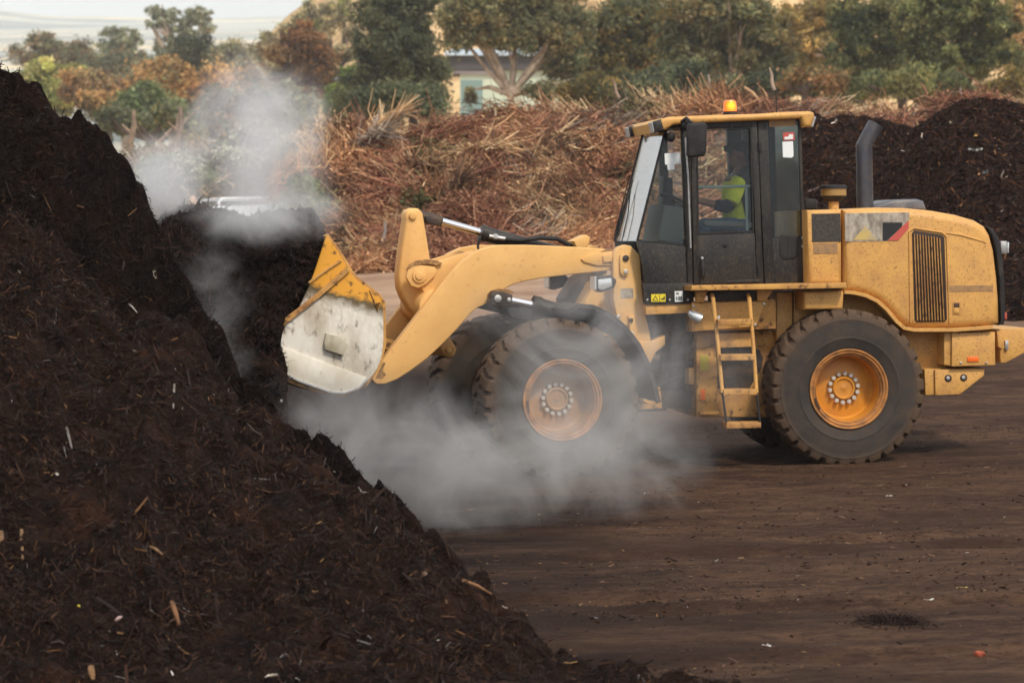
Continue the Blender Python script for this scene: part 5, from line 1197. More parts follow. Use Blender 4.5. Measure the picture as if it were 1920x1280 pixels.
tree("gum_tree", "slim green tree with bare dark stems above the right mound", "tree", 80, [(1600, 40, 40, 50), (1640, 85, 46, 46), (1590, 120, 46, 34), (1660, 30, 40, 36), (1650, 135, 44, 24), (1560, 140, 32, 22)], (1640, 152), GRN + DKGR[:2], 32000, .14, M_barkd, G1, 9, .45, 0, .07, 1.3)
tree("gum_tree", "bright green bushy tree on a dark trunk, farthest right", "tree", 78, [(1745, 30, 52, 46), (1815, 25, 62, 44), (1865, 75, 46, 44), (1760, 90, 56, 40), (1830, 105, 48, 32), (1715, 70, 36, 40), (1745, 130, 40, 20)], (1815, 150), GRN, 48000, .14, M_barkd, G1, 10, .48, 0, .12, 1.5)
tree("shrub", "dry tan shrub at the right edge of the picture", "shrub", 84, [(1905, 75, 26, 40), (1915, 120, 34, 26), (1900, 20, 20, 30)], (1908, 160), [(170, 140, 96), (142, 116, 78), (112, 104, 66)], 9000, .14, group=G1)
tree("shrub", "dark shrub under the olive tree behind the windrow", "shrub", 76, [(1245, 150, 50, 26), (1290, 160, 40, 18)], (1250, 180), DKGR, 9000, .13, group=G1)
tree("shrub", "brown dry shrub on the crest right of the tall pale branch", "shrub", 72, [(1510, 150, 40, 20), (1555, 155, 34, 16)], (1510, 170), [(150, 112, 74), (124, 96, 64), (92, 84, 54)], 7000, .12, group=G1)
tree("shrub", "low green shrub behind the crest between the two mounds", "shrub", 72, [(1690, 155, 46, 16), (1640, 160, 34, 12)], (1690, 172), GRN, 6000, .12, group=G1)
tree("shrub", "grey scrub on the dry hillside left of the dark tree", "shrub", 150, [(640, 105, 26, 12), (610, 70, 16, 8), (668, 60, 18, 10)], (640, 125), PALE + OLIV[:1], 5000, .2, group="scrub on the hillside")
for k, (x, y, r) in enumerate([(565, 40, 14), (590, 28, 18), (618, 22, 16), (645, 14, 16), (540, 62, 14), (505, 78, 18)]):
    tree("shrub", ["small pale shrub low on the hillside skyline above the rust bush", "feathery shrub second up on the hillside skyline", "shrub midway along the hillside skyline", "topmost shrub of the hillside skyline beside the dark tree", "small shrub on the skyline just above the rust bush", "round pale shrub at the foot of the hillside skyline"][k], "shrub", 175, [(x, y, r, r * 1.1), (x + 6, y + 18, r * 1.3, r)], (x, y + 30), PALE + LIME[:1], 2500, .22, group="scrub on the hillside")
for k in range(26):
    px, py = rng.uniform(700, 1900), rng.uniform(-10, 120)
    tree("shrub", "low olive scrub bush on the dry hillside behind the trees", "shrub", rng.uniform(150, 230), [(px, py, rng.uniform(10, 24), rng.uniform(6, 12))], (px, py + 10), OLIV + PALE[:2], 1100, .24, group="olive scrub on the hillside", limbs=3)
tree("gum_tree", "brown olive tree filling the gap between the rounded olive tree and the grey olive tree", "tree", 98, [(1255, 50, 52, 46), (1240, 105, 48, 40), (1275, 130, 40, 34), (1250, 160, 44, 24)], (1255, 185), OLIV + BRN[:1], 26000, .15, M_bark, G1, 8, .5, 0, .1, 1.4)
tree("gum_tree", "yellow brown tree behind the sparse sapling", "tree", 100, [(1490, 70, 46, 46), (1530, 120, 52, 34), (1475, 135, 50, 28), (1550, 70, 40, 40)], (1510, 165), [(128, 112, 70), (108, 98, 62), (146, 124, 80), (88, 86, 56)], 24000, .15, M_bark, G1, 8, .5, 0, .1, 1.4)
tree("gum_tree", "dark green tree between the slim green tree and the bright green tree", "tree", 96, [(1690, 50, 46, 48), (1700, 110, 52, 36), (1665, 140, 44, 24), (1720, 20, 40, 34)], (1695, 165), DKGR + GRN[:1], 26000, .15, M_barkd, G1, 8, .5, 0, .09, 1.4)
for x_, w_, c_, l_ in ((1110, 46, OLIV, "low olive undergrowth at the foot of the rounded olive tree"), (1190, 44, DKGR, "low dark undergrowth right of the rounded olive tree"), (1340, 52, EUC, "low grey green undergrowth at the foot of the grey olive tree"), (1430, 46, DKGR, "low dark undergrowth behind the tallest pale branch"), (1590, 48, GRN, "low green undergrowth at the foot of the slim green tree"), (1760, 50, GRN, "low green undergrowth left of the bright tree's trunk"), (1870, 46, OLIV, "low olive undergrowth right of the bright tree's trunk"), (690, 50, DKGR, "low dark undergrowth at the foot of the dense dark tree"), (775, 40, DKGR, "low dark undergrowth left of the shed wall")):
    tree("shrub", l_, "shrub", 74, [(x_, 172 if x_ > 900 else 195, w_, 20), (x_ + 25, 160 if x_ > 900 else 185, w_ * .6, 18)], (x_, 195), c_, 11000, .13, group=G1)
# left: the valley edge
tree("gum_tree", "tall pale gum rising above the valley, against the sky", "gum tree", 135, [(300, 22, 26, 12), (290, 40, 20, 10), (330, 42, 34, 20), (370, 30, 26, 16), (385, 52, 20, 12), (345, 68, 36, 16), (312, 82, 26, 12), (376, 78, 18, 10)], (332, 105), [(136, 140, 116), (116, 122, 98), (152, 150, 124), (100, 106, 86)], 11000, .15, M_bark, G2, 10, .26, .05, .2, 2.6)
tree("gum_tree", "smaller pale gum left of the tall one", "gum tree", 140, [(213, 58, 24, 9), (240, 78, 28, 13), (200, 85, 20, 9), (225, 98, 36, 12), (250, 62, 12, 6)], (228, 112), [(140, 144, 118), (120, 126, 100), (154, 152, 126), (104, 110, 88)], 7000, .15, M_bark, G2, 8, .26, .05, .16, 2.4)
tree("shrub", "dense dark green tree under the tall pale gum", "tree", 120, [(364, 92, 32, 24), (350, 112, 34, 18), (385, 108, 20, 18)], (364, 130), DKGR + GREY[:1], 14000, .17, group=G2, dens=1.6)
for lab, Y, ells, base, cols, n in [
    ("brown grey bushes on the far left beyond the heap", 130, [(95, 92, 34, 20), (60, 108, 30, 16), (150, 95, 20, 20), (120, 110, 44, 16)], (95, 130), BRN + GREY[:2], 14000),
    ("grey bush in the middle of the left tree band", 125, [(200, 122, 44, 18), (245, 112, 34, 16), (170, 135, 36, 16)], (200, 150), GREY + BRN[:2], 12000),
    ("grey green bush under the smaller pale gum", 122, [(280, 125, 40, 18), (310, 112, 22, 16), (255, 140, 30, 16)], (280, 150), GREY, 10000),
    ("pale lime willow beside the top of the big heap", 98, [(92, 140, 42, 28), (70, 165, 46, 32), (120, 168, 44, 26), (100, 195, 50, 26)], (95, 220), LIME, 24000),
    ("orange leaved bush left of the green bush", 95, [(180, 152, 40, 14), (205, 168, 46, 18), (160, 178, 36, 16)], (190, 200), ORG + BRN[:2], 15000),
    ("bright orange bush in the middle of the valley edge", 92, [(330, 142, 48, 20), (345, 165, 52, 24), (300, 160, 34, 22), (375, 180, 34, 20), (330, 130, 20, 10)], (335, 200), ORG + [(160, 130, 78)], 22000),
    ("pale orange bush above the steam", 94, [(430, 150, 46, 16), (455, 140, 40, 14), (410, 172, 40, 16), (470, 165, 36, 18)], (435, 190), ORG[:2] + PALE[:2], 13000),
    ("small orange bush low beside the big heap", 82, [(185, 195, 44, 16), (215, 205, 36, 14)], (195, 225), ORG + OLIV[:1], 11000),
    ("green leafy bush above the dead trunks", 80, [(268, 185, 40, 20), (290, 205, 42, 26), (245, 215, 38, 24), (310, 225, 30, 18)], (280, 245), [(82, 96, 60), (100, 112, 72), (68, 82, 54), (112, 118, 82)], 22000),
    ("green bush behind the tangle left of the steam", 75, [(225, 225, 30, 18), (320, 215, 26, 20), (350, 240, 30, 16)], (280, 262), GRN + GREY[:1], 12000),
    ("grey brown bush behind the left part of the steam plume", 76, [(420, 205, 60, 34), (395, 225, 40, 28), (455, 225, 44, 26)], (420, 262), BRN + GREY[:2], 16000),
    ("grey green bush behind the steam plume, left of the conifer's foot", 77, [(500, 200, 56, 34), (540, 225, 44, 26), (480, 230, 40, 24)], (505, 262), GREY + PALE[:2], 16000),
    ("olive pale bush right of the tall gum", 118, [(450, 105, 40, 22), (432, 90, 18, 14), (480, 118, 40, 20), (425, 120, 34, 18)], (450, 140), PALE + OLIV[1:2] + GREY[:1], 15000),
    ("dusty olive bush left of the rust conifer", 105, [(505, 105, 36, 26), (490, 135, 44, 22), (520, 150, 34, 22)], (505, 165), PALE[:2] + BRN[:2] + OLIV[:1], 14000)]:
    tree("shrub", lab, "shrub", Y, ells, base, cols, n, .16, group=G2, dens=1.5)
tree("conifer_tree", "rust brown dying conifer right of the steam", "tree", 86, [(560, 78, 28, 28), (585, 100, 34, 36), (545, 112, 34, 28), (600, 140, 36, 36), (565, 150, 40, 30), (618, 175, 26, 26), (580, 185, 34, 22), (530, 95, 20, 18)], (585, 205), RUST, 34000, .15, M_barkd, G2, 9, .42, 0, .1, 1.6)
tree("shrub", "green weedy bush at the foot of the rust conifer", "shrub", 78, [(640, 175, 20, 16), (655, 140, 22, 10), (630, 205, 20, 12)], (640, 215), [(116, 132, 60), (92, 108, 54), (80, 92, 50)], 6000, .14, group=G2)
tree("shrub", "grey weed bush in flower behind the steam", "shrub", 60, [(310, 310, 26, 26), (345, 330, 30, 34), (300, 350, 26, 26), (375, 345, 22, 20)], (325, 395), [(134, 136, 112), (104, 112, 84), (182, 180, 164), (88, 96, 70)], 9000, .10, group=G2, clump=.35)
tree("shrub", "pale weed bush in flower above the utility truck", "shrub", 61, [(470, 275, 40, 24), (430, 300, 36, 22), (505, 300, 34, 28), (455, 330, 40, 22)], (465, 370), [(146, 146, 122), (112, 118, 92), (186, 184, 168)], 10000, .10, group=G2, clump=.35)
tree("shrub", "low green weeds at the foot of the windrow above the bucket", "shrub", 54, [(575, 390, 40, 14), (620, 420, 44, 14), (560, 350, 26, 12)], (590, 440), [(96, 102, 62), (80, 88, 54), (126, 116, 78)], 8000, .09, group=G2, clump=.3)
tree("shrub", "dark green weeds at the foot of the windrow behind the tilt cylinder", "shrub", 53.5, [(815, 395, 34, 16), (1000, 420, 60, 18), (1100, 410, 46, 16)], (900, 450), [(72, 76, 44), (60, 64, 40), (104, 90, 56)], 9000, .09, group=G2, clump=.3)

# ------------------------------------------------------------------ shed behind the trees
WF = Frame(0.0); WF.o = np.array([0, 205.0, 0.0])
def W_(name, pts, s0, s1, m, parent): mb = MB(); pp(mb, WF, pts, s0, s1, m_r, 1); return part(name, mb, m, parent)
m_r = .02
so = at_y(940, 200, 205); so[2] = float(gz(so[0], 205))
shed = thing("farm_shed", "pale green metal shed with blue white roof, half hidden behind the gum trees", "shed", so)
W_("wall", [(862, 122), (1068, 126), (1068, 330), (862, 330)], 0, 8, mat("pale_green_sheet", lin((190, 204, 186)), .6, 0, lin((206, 214, 196)), .6), shed)
W_("wall_panel", [(864, 150), (905, 150), (905, 320), (864, 320)], -.06, .02, mat("blue_grey_sheet", lin((120, 148, 146)), .6), shed)
W_("fascia", [(838, 104), (1075, 106), (1075, 130), (846, 132)], -.5, 8.2, mat("dark_fascia", lin((72, 70, 74)), .7), shed)
W_("roof", [(832, 99), (850, 92), (1060, 90), (1080, 97), (1078, 105), (834, 104)], -1.0, 8.6, mat("blue_white_roof", lin((205, 222, 236)), .35, .2, lin((160, 190, 220)), 1.2), shed)
W_("gutter", [(848, 132), (930, 133), (930, 139), (848, 138)], -.3, 0, mat("lilac_wall", lin((180, 175, 190)), .7), shed)
hs = at_y(690, 190, 208); hs[2] = float(gz(hs[0], 208))
hut = thing("small_hut", "small white and lilac hut left of the dark green tree, glimpsed through leaves", "hut", hs)
W_("wall", [(632, 148), (720, 148), (720, 330), (632, 330)], 1, 5, mat("white_wall", lin((205, 205, 208)), .7), hut)
W_("roof", [(626, 150), (640, 136), (712, 122), (728, 148)], .6, 5.4, mat("lilac_roof", lin((150, 148, 162)), .6), hut)

# ------------------------------------------------------------------ white utility truck and the man beside it, mostly hidden
UF = Frame(math.radians(-72)); uo = at_y(458, 400, 57.0); uo[2] = float(gz(uo[0], 57.0)); zt = at_y(458, 375, 57.0)[2]; uo[2] = zt - 1.78; UF.o = uo
ute = thing("utility_truck", "white utility truck with ladder rack, half hidden behind the scooped compost in steam", "utility truck", uo)
M_car = mat("white_car_paint", lin((232, 234, 236)), .35); M_win = mat("car_glass", lin((150, 165, 175)), .08, .3)
def UP_(name, P, s0, s1, m, r=.03, parent=None): mb = MB(); prism(mb, UF, np.array(P), s0, s1, r, 2); return part(name, mb, m, parent or ute)
UP_("body", [(-2.4, .45), (-2.4, .95), (-2.2, 1.02), (-1.1, 1.08), (2.5, 1.08), (2.5, .5), (2.3, .42), (-2.2, .42)], -.88, .88, M_car, .08)
cb = UP_("cabin", [(-1.15, 1.06), (-.55, 1.60), (-.35, 1.66), (.75, 1.66), (.95, 1.60), (1.05, 1.06)], -.74, .74, M_car, .09)
V = [UF.w(-1.13, -.62, 1.12), UF.w(-1.13, .62, 1.12), UF.w(-.62, .56, 1.57), UF.w(-.62, -.56, 1.57)]
mb = MB(); V0 = np.array(V) + UF.w(-.035, 0, .03) - UF.o; mb.add(np.vstack([V0, np.array(V)]), [[0, 1, 2, 3], [4, 7, 6, 5], [0, 4, 5, 1], [1, 5, 6, 2], [2, 6, 7, 3], [3, 7, 4, 0]]); part("windscreen", mb, M_win, ute)
for sg in (-1, 1): UP_("side_window", [(-.85, 1.14), (-.45, 1.55), (.7, 1.56), (.85, 1.14)], sg * .745 - .008, sg * .745 + .008, M_win, .004)
for sg in (-1, 1):
    UP_("headlight", [(-2.42, .72), (-2.42, .90), (-2.25, .95), (-2.2, .75)], sg * .7 - .15, sg * .7 + .15, M_lens, .02)
    for u in (-1.5, 1.5):
        mb = MB(); prism(mb, UF, circ((u, .37), .37, 24), sg * .78 - .11, sg * .78 + .12, .04, 2); wh = part("wheel", mb, M_rubber, ute)
        mb = MB(); prism(mb, UF, circ((u, .37), .21, 20), sg * .78 - .125, sg * .78 + .135, .01, 2); part("rim", mb, M_steel, wh)
mb = MB()
for u in (-.75, 1.0):
    tube(mb, [UF.w(u, -.80, 1.08), UF.w(u, -.74, 1.74), UF.w(u, -.66, 1.80), UF.w(u, .66, 1.80), UF.w(u, .74, 1.74), UF.w(u, .80, 1.08)], .032, 8)
for s_ in (-.68, .68): tube(mb, [UF.w(-.75, s_, 1.80), UF.w(1.0, s_, 1.80)], .028, 8)
part("ladder_rack", mb, M_car, ute)
po = at_y(362, 400, 56.0); zh = at_y(363, 366, 56.0)[2]; po[2] = zh - 1.74
def pb(dx, dy, z): return po + [dx, dy, z]
mb = MB(); ball(mb, pb(0, 0, 1.62), (.078, .095, .115), 16, 12); ball(mb, pb(.02, -.09, 1.61), (.014, .02, .02)); tube(mb, [pb(0, 0, 1.55), pb(0, .01, 1.42)], [.055, .06], 10)
tube(mb, [pb(0, 0, 1.44), pb(0, .01, 1.2), pb(0, 0, .95)], [.13, .15, .15], 14)
for sg in (-1, 1):
    tube(mb, [pb(.17 * sg, 0, 1.40), pb(.23 * sg, -.02, 1.12), pb(.22 * sg, -.10, .86)], [.055, .045, .03], 10)
    for k in range(4): tube(mb, [pb(.22 * sg, -.10 - .015 * (k - 1.5), .86), pb(.22 * sg, -.12 - .018 * (k - 1.5), .78), pb(.215 * sg, -.13 - .016 * (k - 1.5), .74 + .01 * abs(k - 1.5))], [.014, .011, .008], 6)
    tube(mb, [pb(.22 * sg, -.13, .84), pb(.20 * sg, -.17, .79)], [.012, .009], 6)
    tube(mb, [pb(.09 * sg, 0, .95), pb(.10 * sg, -.01, .5), pb(.10 * sg, .02, .06)], [.085, .06, .042], 12); tube(mb, [pb(.10 * sg, .03, .04), pb(.10 * sg, -.16, .03)], [.045, .035], 8); ball(mb, pb(.078 * sg, .01, 1.62), (.012, .02, .028))
man = body_obj("person", mb, mat("fair_skin", lin((214, 160, 128)), .6), None, .012, 2, po)
tag(man, "bald person in a blue shirt standing left of the white truck", "person")
mb = MB(); tube(mb, [pb(0, 0, 1.46), pb(0, .005, 1.40), pb(0, .01, 1.2), pb(0, 0, .93)], [.10, .165, .17, .17], 16)
for sg in (-1, 1): tube(mb, [pb(.15 * sg, 0, 1.40), pb(.225 * sg, -.02, 1.16)], [.08, .066], 12)
body_obj("shirt", mb, mat("blue_shirt", lin((96, 112, 150)), .9), man, .014, 3)
mb = MB()
for sg in (-1, 1): tube(mb, [pb(.085 * sg, 0, .95), pb(.10 * sg, -.01, .5), pb(.10 * sg, .02, .08)], [.11, .08, .065], 12)
body_obj("trousers", mb, M_navy, man, .014, 3)

# ------------------------------------------------------------------ litter on the heap and the yard
def crumple(px, py, r, col, name, label, cat, zf, y0, y1, aspect=(1, 1, .6), grp=None, rough=.7):
    r = r * .75; p = hf_hit(px, py, zf, y0, y1); k = 7; sd = int(px + py); rr = np.random.default_rng(sd)
    if "lump" in name or "chip" in name or "chunk" in name:
        mb = MB(); ball(mb, (0, 0, 0), 1.0, 10, 7); Vv = mb.v[0]; Vv = Vv * (1 + .9 * fbm(Vv[:, 0] * 2.3 + px, Vv[:, 1] * 2.3 + Vv[:, 2] * 1.7, 3, sd)[:, None]) * np.array(aspect) * r; Fc = mb.f
        a_ = rr.uniform(-.6, .6); Vv = Vv @ np.array([[math.cos(a_), 0, math.sin(a_)], [0, 1, 0], [-math.sin(a_), 0, math.cos(a_)]])
    else:   # a torn, crumpled sheet
        g = np.linspace(-1, 1, k); X_, Y_ = np.meshgrid(g, g); X_ = X_ + .28 * rr.normal(size=X_.shape); Y_ = Y_ * (.75 + .35 * rr.random(X_.shape)) + .22 * rr.normal(size=X_.shape)
        H = .55 * rr.normal(size=X_.shape) * (.5 + .5 * np.abs(X_)); Vv = np.stack([X_ * aspect[0], H * .6 - .4 * Y_, Y_ * aspect[2] * .9 + .4 * H], -1).reshape(-1, 3) * r
        i = np.arange(k * k).reshape(k, k); q = np.stack([i[:-1, :-1], i[:-1, 1:], i[1:, 1:], i[1:, :-1]], -1).reshape(-1, 4); Fc = [list(map(int, f)) for f in q if rr.random() > .22]
    o = mesh_obj(name, Vv + p + [0, -.3 * r, .25 * r], Fc, mat(name, lin(col), rough, 0, tuple(.6 * x for x in lin(col)), 25), None, p, sharp=15, recalc=False); tag(o, label, cat, grp)
PZ = lambda x, Y: max(float(pile_z(np.array([x]), np.array([Y]))[0]), 0.0)
YZ = lambda x, Y: float(yard_z(np.array([x]), np.array([Y]))[0])
crumple(289, 522, .05, (232, 222, 200), "paper_scrap", "torn cream paper scrap hanging on the dark face of the big heap", "paper scrap", PZ, 12, 20.5, (.45, .4, 1.5))
crumple(108, 893, .018, (225, 220, 210), "paper_scrap", "tiny white curl low on the left of the big heap", "paper scrap", PZ, 11, 20, (.5, .5, 1.2))
crumple(142, 1138, .022, (190, 170, 50), "wrapper_scrap", "yellow wrapper scrap near the bottom of the big heap", "wrapper", PZ, 11, 20, (1.4, .6, .5))
crumple(388, 1121, .014, (20, 110, 90), "plastic_scrap", "small teal plastic scrap low on the big heap", "plastic scrap", PZ, 11, 20, (.6, .6, 1.3))
crumple(382, 1178, .022, (205, 150, 95), "wood_chip", "pale orange wood chip lying below the teal scrap", "wood chip", PZ, 11, 20, (1.8, .6, .5))
crumple(220, 1162, .022, (190, 160, 155), "wood_chip", "pinkish grey wood chip right of the yellow wrapper", "wood chip", PZ, 11, 20, (1.6, .6, .5))
crumple(512, 1268, .022, (205, 195, 175), "paper_scrap", "whitish scrap at the very bottom of the big heap", "paper scrap", PZ, 11, 20, (1.5, .6, .6))
crumple(528, 752, .015, (215, 212, 205), "paper_scrap", "white fleck below the bucket at the heap's edge", "paper scrap", PZ, 12, 20, (.8, .6, 1))
crumple(918, 1247, .02, (200, 165, 150), "wood_chip", "pale chip at the foot of the heap, bottom centre", "wood chip", PZ, 11, 14.5, (1.4, .7, .6))
def heap_stick(px, py, px2, py2, r, col, label):
    a = hf_hit(px, py, PZ, 11, 20); b = hf_hit(px2, py2, PZ, 11, 20); up = np.array([0, -.02, .015]); mb = MB()
    tube(mb, [a + up, (a + b) / 2 + up * 1.6, b + up], [r, r * 1.05, r * .6], 7)
    o = mesh_obj("wood_stick", np.vstack(mb.v), mb.f, mat("heap_wood", lin(col), .85, 0, tuple(.5 * x for x in lin(col)), 18), None, a); tag(o, label, "stick", "sticks in the big heap")
heap_stick(795, 1078, 838, 1136, .013, (110, 84, 62), "long brown stick on the right slope of the big heap")
heap_stick(868, 1092, 922, 1118, .009, (140, 100, 66), "tan splinter near the right foot of the big heap")
heap_stick(323, 1132, 337, 1176, .013, (120, 84, 56), "flat brown slat low in the middle of the big heap")
heap_stick(42, 998, 44, 1052, .009, (128, 98, 66), "upright tan sliver at the left edge of the picture")
heap_stick(3, 1002, 8, 1050, .014, (110, 80, 54), "broad brown sliver cut by the left edge of the picture")
heap_stick(240, 572, 258, 590, .006, (170, 165, 158), "silvery twig on the ridge of the near lobe")
heap_stick(126, 806, 136, 845, .008, (104, 96, 92), "grey twig standing in the left of the big heap")
heap_stick(172, 1256, 176, 1279, .016, (128, 96, 62), "tan stake at the bottom edge left of centre")
heap_stick(280, 1028, 306, 1044, .008, (130, 98, 66), "short tan splinter in the middle of the heap")
heap_stick(328, 725, 326, 770, .007, (120, 112, 104), "grey curved twig under the near lobe's crest")
crumple(1738, 1127, .03, (196, 198, 186), "paper_scrap", "crumpled grey white scrap on the yard at lower right", "paper scrap", YZ, 11, 20, (1.6, .7, .5))
crumple(1836, 1229, .04, (150, 66, 36), "clay_lump", "orange brown lump at the bottom right of the yard", "clay lump", YZ, 11, 16, (1, .9, .8))
crumple(1668, 930, .02, (220, 215, 205), "paper_scrap", "small white scrap right below the rear wheel", "paper scrap", YZ, 13, 26, (1.5, .7, .5))
crumple(1437, 1212, .022, (215, 215, 212), "paper_scrap", "white pebble like scrap at the foot of the yard, bottom right of centre", "paper scrap", YZ, 11, 16, (1.1, .8, .7))
crumple(1092, 1038, .016, (150, 165, 90), "leaf_scrap", "small lime leaf on the yard right of the heap's slope", "leaf", YZ, 12, 22, (1.2, .7, .4))
crumple(1498, 1080, .016, (210, 195, 185), "paper_scrap", "pale scrap in the middle of the yard", "paper scrap", YZ, 12, 20, (1.6, .7, .4))
crumple(1802, 1102, .018, (200, 180, 90), "wrapper_scrap", "yellowish flat scrap on the yard near the right edge", "wrapper", YZ, 12, 20, (2, .7, .4))
M1, M2 = (lambda x, Y: float(m1(np.array([x]), np.array([Y]))[0])), (lambda x, Y: float(m2(np.array([x]), np.array([Y]))[0]))
crumple(1828, 283, .07, (205, 205, 198), "plastic_scrap", "large white plastic tatter on the right compost mound", "plastic scrap", M2, 37, 46, (2, .6, .6))
crumple(1829, 258, .06, (205, 160, 80), "plastic_scrap", "orange tan scrap above the white tatter", "plastic scrap", M2, 37, 46)
crumple(1783, 234, .04, (222, 205, 180), "plastic_scrap", "cream scrap high on the right mound", "plastic scrap", M2, 37, 46, (.7, .6, 1.2))
crumple(1850, 325, .06, (180, 185, 190), "plastic_scrap", "grey plastic tatter low on the right mound", "plastic scrap", M2, 37, 46, (1.6, .6, .5))
crumple(1655, 328, .07, (140, 100, 64), "wood_chunk", "brown wood chunk sticking out right of the exhaust pipe", "wood chunk", M1, 39, 48, (2.2, .6, .5))
# loose crumbs of compost, and a spilled patch, over the yard
def crumbs():
    n = 80000; Y = rng.uniform(11.5, 30, n) ; x = rng.uniform(-.6, 5.8, n); dn = vnoise(x * .9, Y * 1.6, 131) ** 3 + .05 + 1.5 * np.exp(-((Y - 12.4) / .55) ** 2) * (x < 2.2) + .3 * np.exp(-(((x - 2.15) / .2) ** 2 + ((Y - 15.9) / .25) ** 2)); k = rng.random(n) < dn; x, Y = x[k], Y[k]; n = len(x)
    P = np.stack([x, Y, yard_z(x, Y)], 1); L = rng.lognormal(-4.5, .65, n).clip(.005, .10)
    V, q, c = fibres(P, np.tile([0, 0, 1.0], (n, 1)), L, (L * .3).clip(.0025, .012), np.vstack([PAL_C * 1.25, [lin((205, 200, 195)), lin((110, 86, 66)), lin((96, 72, 56))]]), np.concatenate([PW_C, [.005, .35, .35]]) / 1.705, .25, .5)
    o = fast_mesh("compost_crumbs", V + [0, 0, .003], q, M_fibre, None, tint=c); tag(o, "loose dark crumbs of compost strewn over the yard", "compost crumbs", kind="stuff")
    n = 1800; x = 2.15 + .10 * rng.normal(size=n); Y = 15.85 + .12 * rng.normal(size=n); P = np.stack([x, Y, yard_z(x, Y) + .012 * np.exp(-((x - 2.15) / .2) ** 2)], 1)
    V, q, c = fibres(P, np.tile([0, 0, 1.0], (n, 1)), rng.uniform(.008, .03, n), .005, PAL_C[:3], np.array([.4, .2, .4]), .5, .3)
    o = fast_mesh("spilled_compost", V, q, M_fibre, None, tint=c * 1.0); tag(o, "small dark patch of spilled compost on the yard", "spilled compost", kind="stuff")
crumbs()

# ------------------------------------------------------------------ steam and the haze of the valley
def steam(label, c, r, dens, nscale, lo, hi, seed, power=1.0, stretch=(1, 1, 1), color=(.80, .795, .79), aniso=.15):
    c = np.asarray(c, float); mb = MB(); ball(mb, c, r, 24, 16)
    m = bpy.data.materials.new("steam_air"); m.use_nodes = True; nt = m.node_tree; nt.nodes.clear()
    out = node(nt, "ShaderNodeOutputMaterial"); pv = node(nt, "ShaderNodeVolumePrincipled"); nt.links.new(pv.outputs[0], out.inputs["Volume"])
    pv.inputs["Color"].default_value = (*color, 1); pv.inputs["Anisotropy"].default_value = aniso
    tc = node(nt, "ShaderNodeTexCoord")
    dv = node(nt, "ShaderNodeVectorMath", operation='DIVIDE'); nt.links.new(tc.outputs["Object"], dv.inputs[0]); dv.inputs[1].default_value = r
    ln = node(nt, "ShaderNodeVectorMath", operation='LENGTH'); nt.links.new(dv.outputs[0], ln.inputs[0])
    mp = node(nt, "ShaderNodeMapping"); mp.inputs["Location"].default_value = (seed * 3.1, seed * 1.7, seed); mp.inputs["Scale"].default_value = stretch; nt.links.new(tc.outputs["Object"], mp.inputs[0])
    nz = node(nt, "ShaderNodeTexNoise"); nz.inputs["Scale"].default_value = nscale; nz.inputs["Detail"].default_value = 7; nz.inputs["Roughness"].default_value = .62; nz.inputs["Distortion"].default_value = 1.2; nt.links.new(mp.outputs[0], nz.inputs["Vector"])
    # billows: the noise lifts over the fall-off towards the cloud's rim
    fa = node(nt, "ShaderNodeMapRange"); fa.inputs[1].default_value = 1.0; fa.inputs[2].default_value = .0; nt.links.new(ln.outputs["Value"], fa.inputs[0])
    ad = node(nt, "ShaderNodeMath", operation='MULTIPLY_ADD'); nt.links.new(fa.outputs[0], ad.inputs[0]); ad.inputs[1].default_value = .30 * power; nt.links.new(nz.outputs[0], ad.inputs[2])
    rm = node(nt, "ShaderNodeMapRange", interpolation_type='SMOOTHSTEP'); rm.inputs[1].default_value = lo; rm.inputs[2].default_value = hi; nt.links.new(ad.outputs[0], rm.inputs[0])
    m2_ = node(nt, "ShaderNodeMath", operation='MULTIPLY'); nt.links.new(rm.outputs[0], m2_.inputs[0]); m2_.inputs[1].default_value = dens
    sm = node(nt, "ShaderNodeMapRange", interpolation_type='SMOOTHSTEP'); sm.inputs[1].default_value = 1.0; sm.inputs[2].default_value = .65; nt.links.new(ln.outputs["Value"], sm.inputs[0])
    m3_ = node(nt, "ShaderNodeMath", operation='MULTIPLY'); nt.links.new(m2_.outputs[0], m3_.inputs[0]); nt.links.new(sm.outputs[0], m3_.inputs[1]); nt.links.new(m3_.outputs[0], pv.inputs["Density"])
    o = mesh_obj("steam", np.vstack(mb.v), mb.f, m, None, c); tag(o, label, "steam", "clouds of steam", "stuff")
    return o
steam("thick bank of grey steam rolling along the ground in front of the front wheel", at_y(900, 885, 21.3) + [0, 0, .05], (2.0, .95, .80), 1.45, 1.25, .53, .90, 1, 1.1, (1, 1, 1.25))
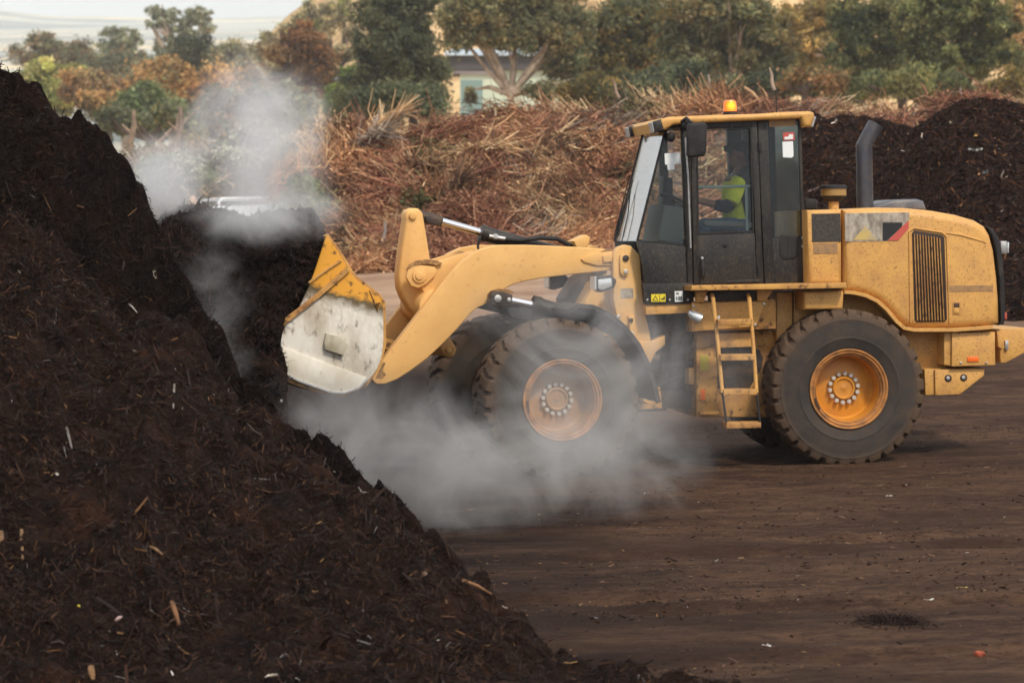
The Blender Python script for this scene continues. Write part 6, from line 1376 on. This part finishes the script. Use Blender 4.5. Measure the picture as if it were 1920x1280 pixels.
steam("grey steam over the ground below the front wheel, its right end", at_y(1090, 860, 21.6), (1.25, .7, .72), 1.1, 1.35, .53, .92, 12, 1.05)
steam("thin steam drifting over the front wheel and towards the ladder", at_y(1130, 690, 22.4), (1.5, .5, 1.25), 1.5, 1.15, .53, .92, 2, 1.0)
steam("bright steam rising off the scooped compost in front of the truck", at_y(500, 405, 24.0), (.85, .7, .34), 2.2, 1.6, .53, .9, 3, 1.1, color=(.93, .94, .95))
steam("tall pale plume of steam rising behind the scooped compost", at_y(480, 290, 26.8), (.95, .9, 1.25), 2.2, 1.1, .50, .9, 4, 1.15, (1.2, 1, .7), color=(.95, .95, .96))
steam("pale steam beside the edge of the big heap", at_y(312, 350, 26.0), (.55, .7, .6), 2.2, 1.4, .48, .88, 8, 1.1, color=(.95, .95, .96))
steam("thin steam in the gap between the big heap and the scooped compost", at_y(410, 590, 21.9), (.40, .5, .85), 1.0, 1.8, .53, .92, 5, 1.0)
steam("thin steam low under the raised bucket", at_y(640, 790, 22.2), (1.0, .7, .6), 1.0, 1.4, .53, .92, 9, 1.0)
def haze():
    mb = MB(); x0, x1, y0, y1, z0, z1 = -5200, 5200, -60, 6000, -2.0, 700
    mb.add([(x, y, z) for z in (z0, z1) for y in (y0, y1) for x in (x0, x1)], [[0, 2, 3, 1], [4, 5, 7, 6], [0, 1, 5, 4], [2, 6, 7, 3], [0, 4, 6, 2], [1, 3, 7, 5]])
    m = bpy.data.materials.new("valley_haze"); m.use_nodes = True; nt = m.node_tree; nt.nodes.clear()
    out = node(nt, "ShaderNodeOutputMaterial"); pv = node(nt, "ShaderNodeVolumePrincipled"); nt.links.new(pv.outputs[0], out.inputs["Volume"])
    pv.inputs["Color"].default_value = (.92, .97, 1.0, 1); pv.inputs["Density"].default_value = HAZE; pv.inputs["Anisotropy"].default_value = .2
    o = mesh_obj("haze", np.vstack(mb.v), mb.f, m, None, smooth=False); tag(o, "pale haze filling the valley air", "haze", kind="stuff")
HAZE = 0.00026
haze()
#@@MORE@@
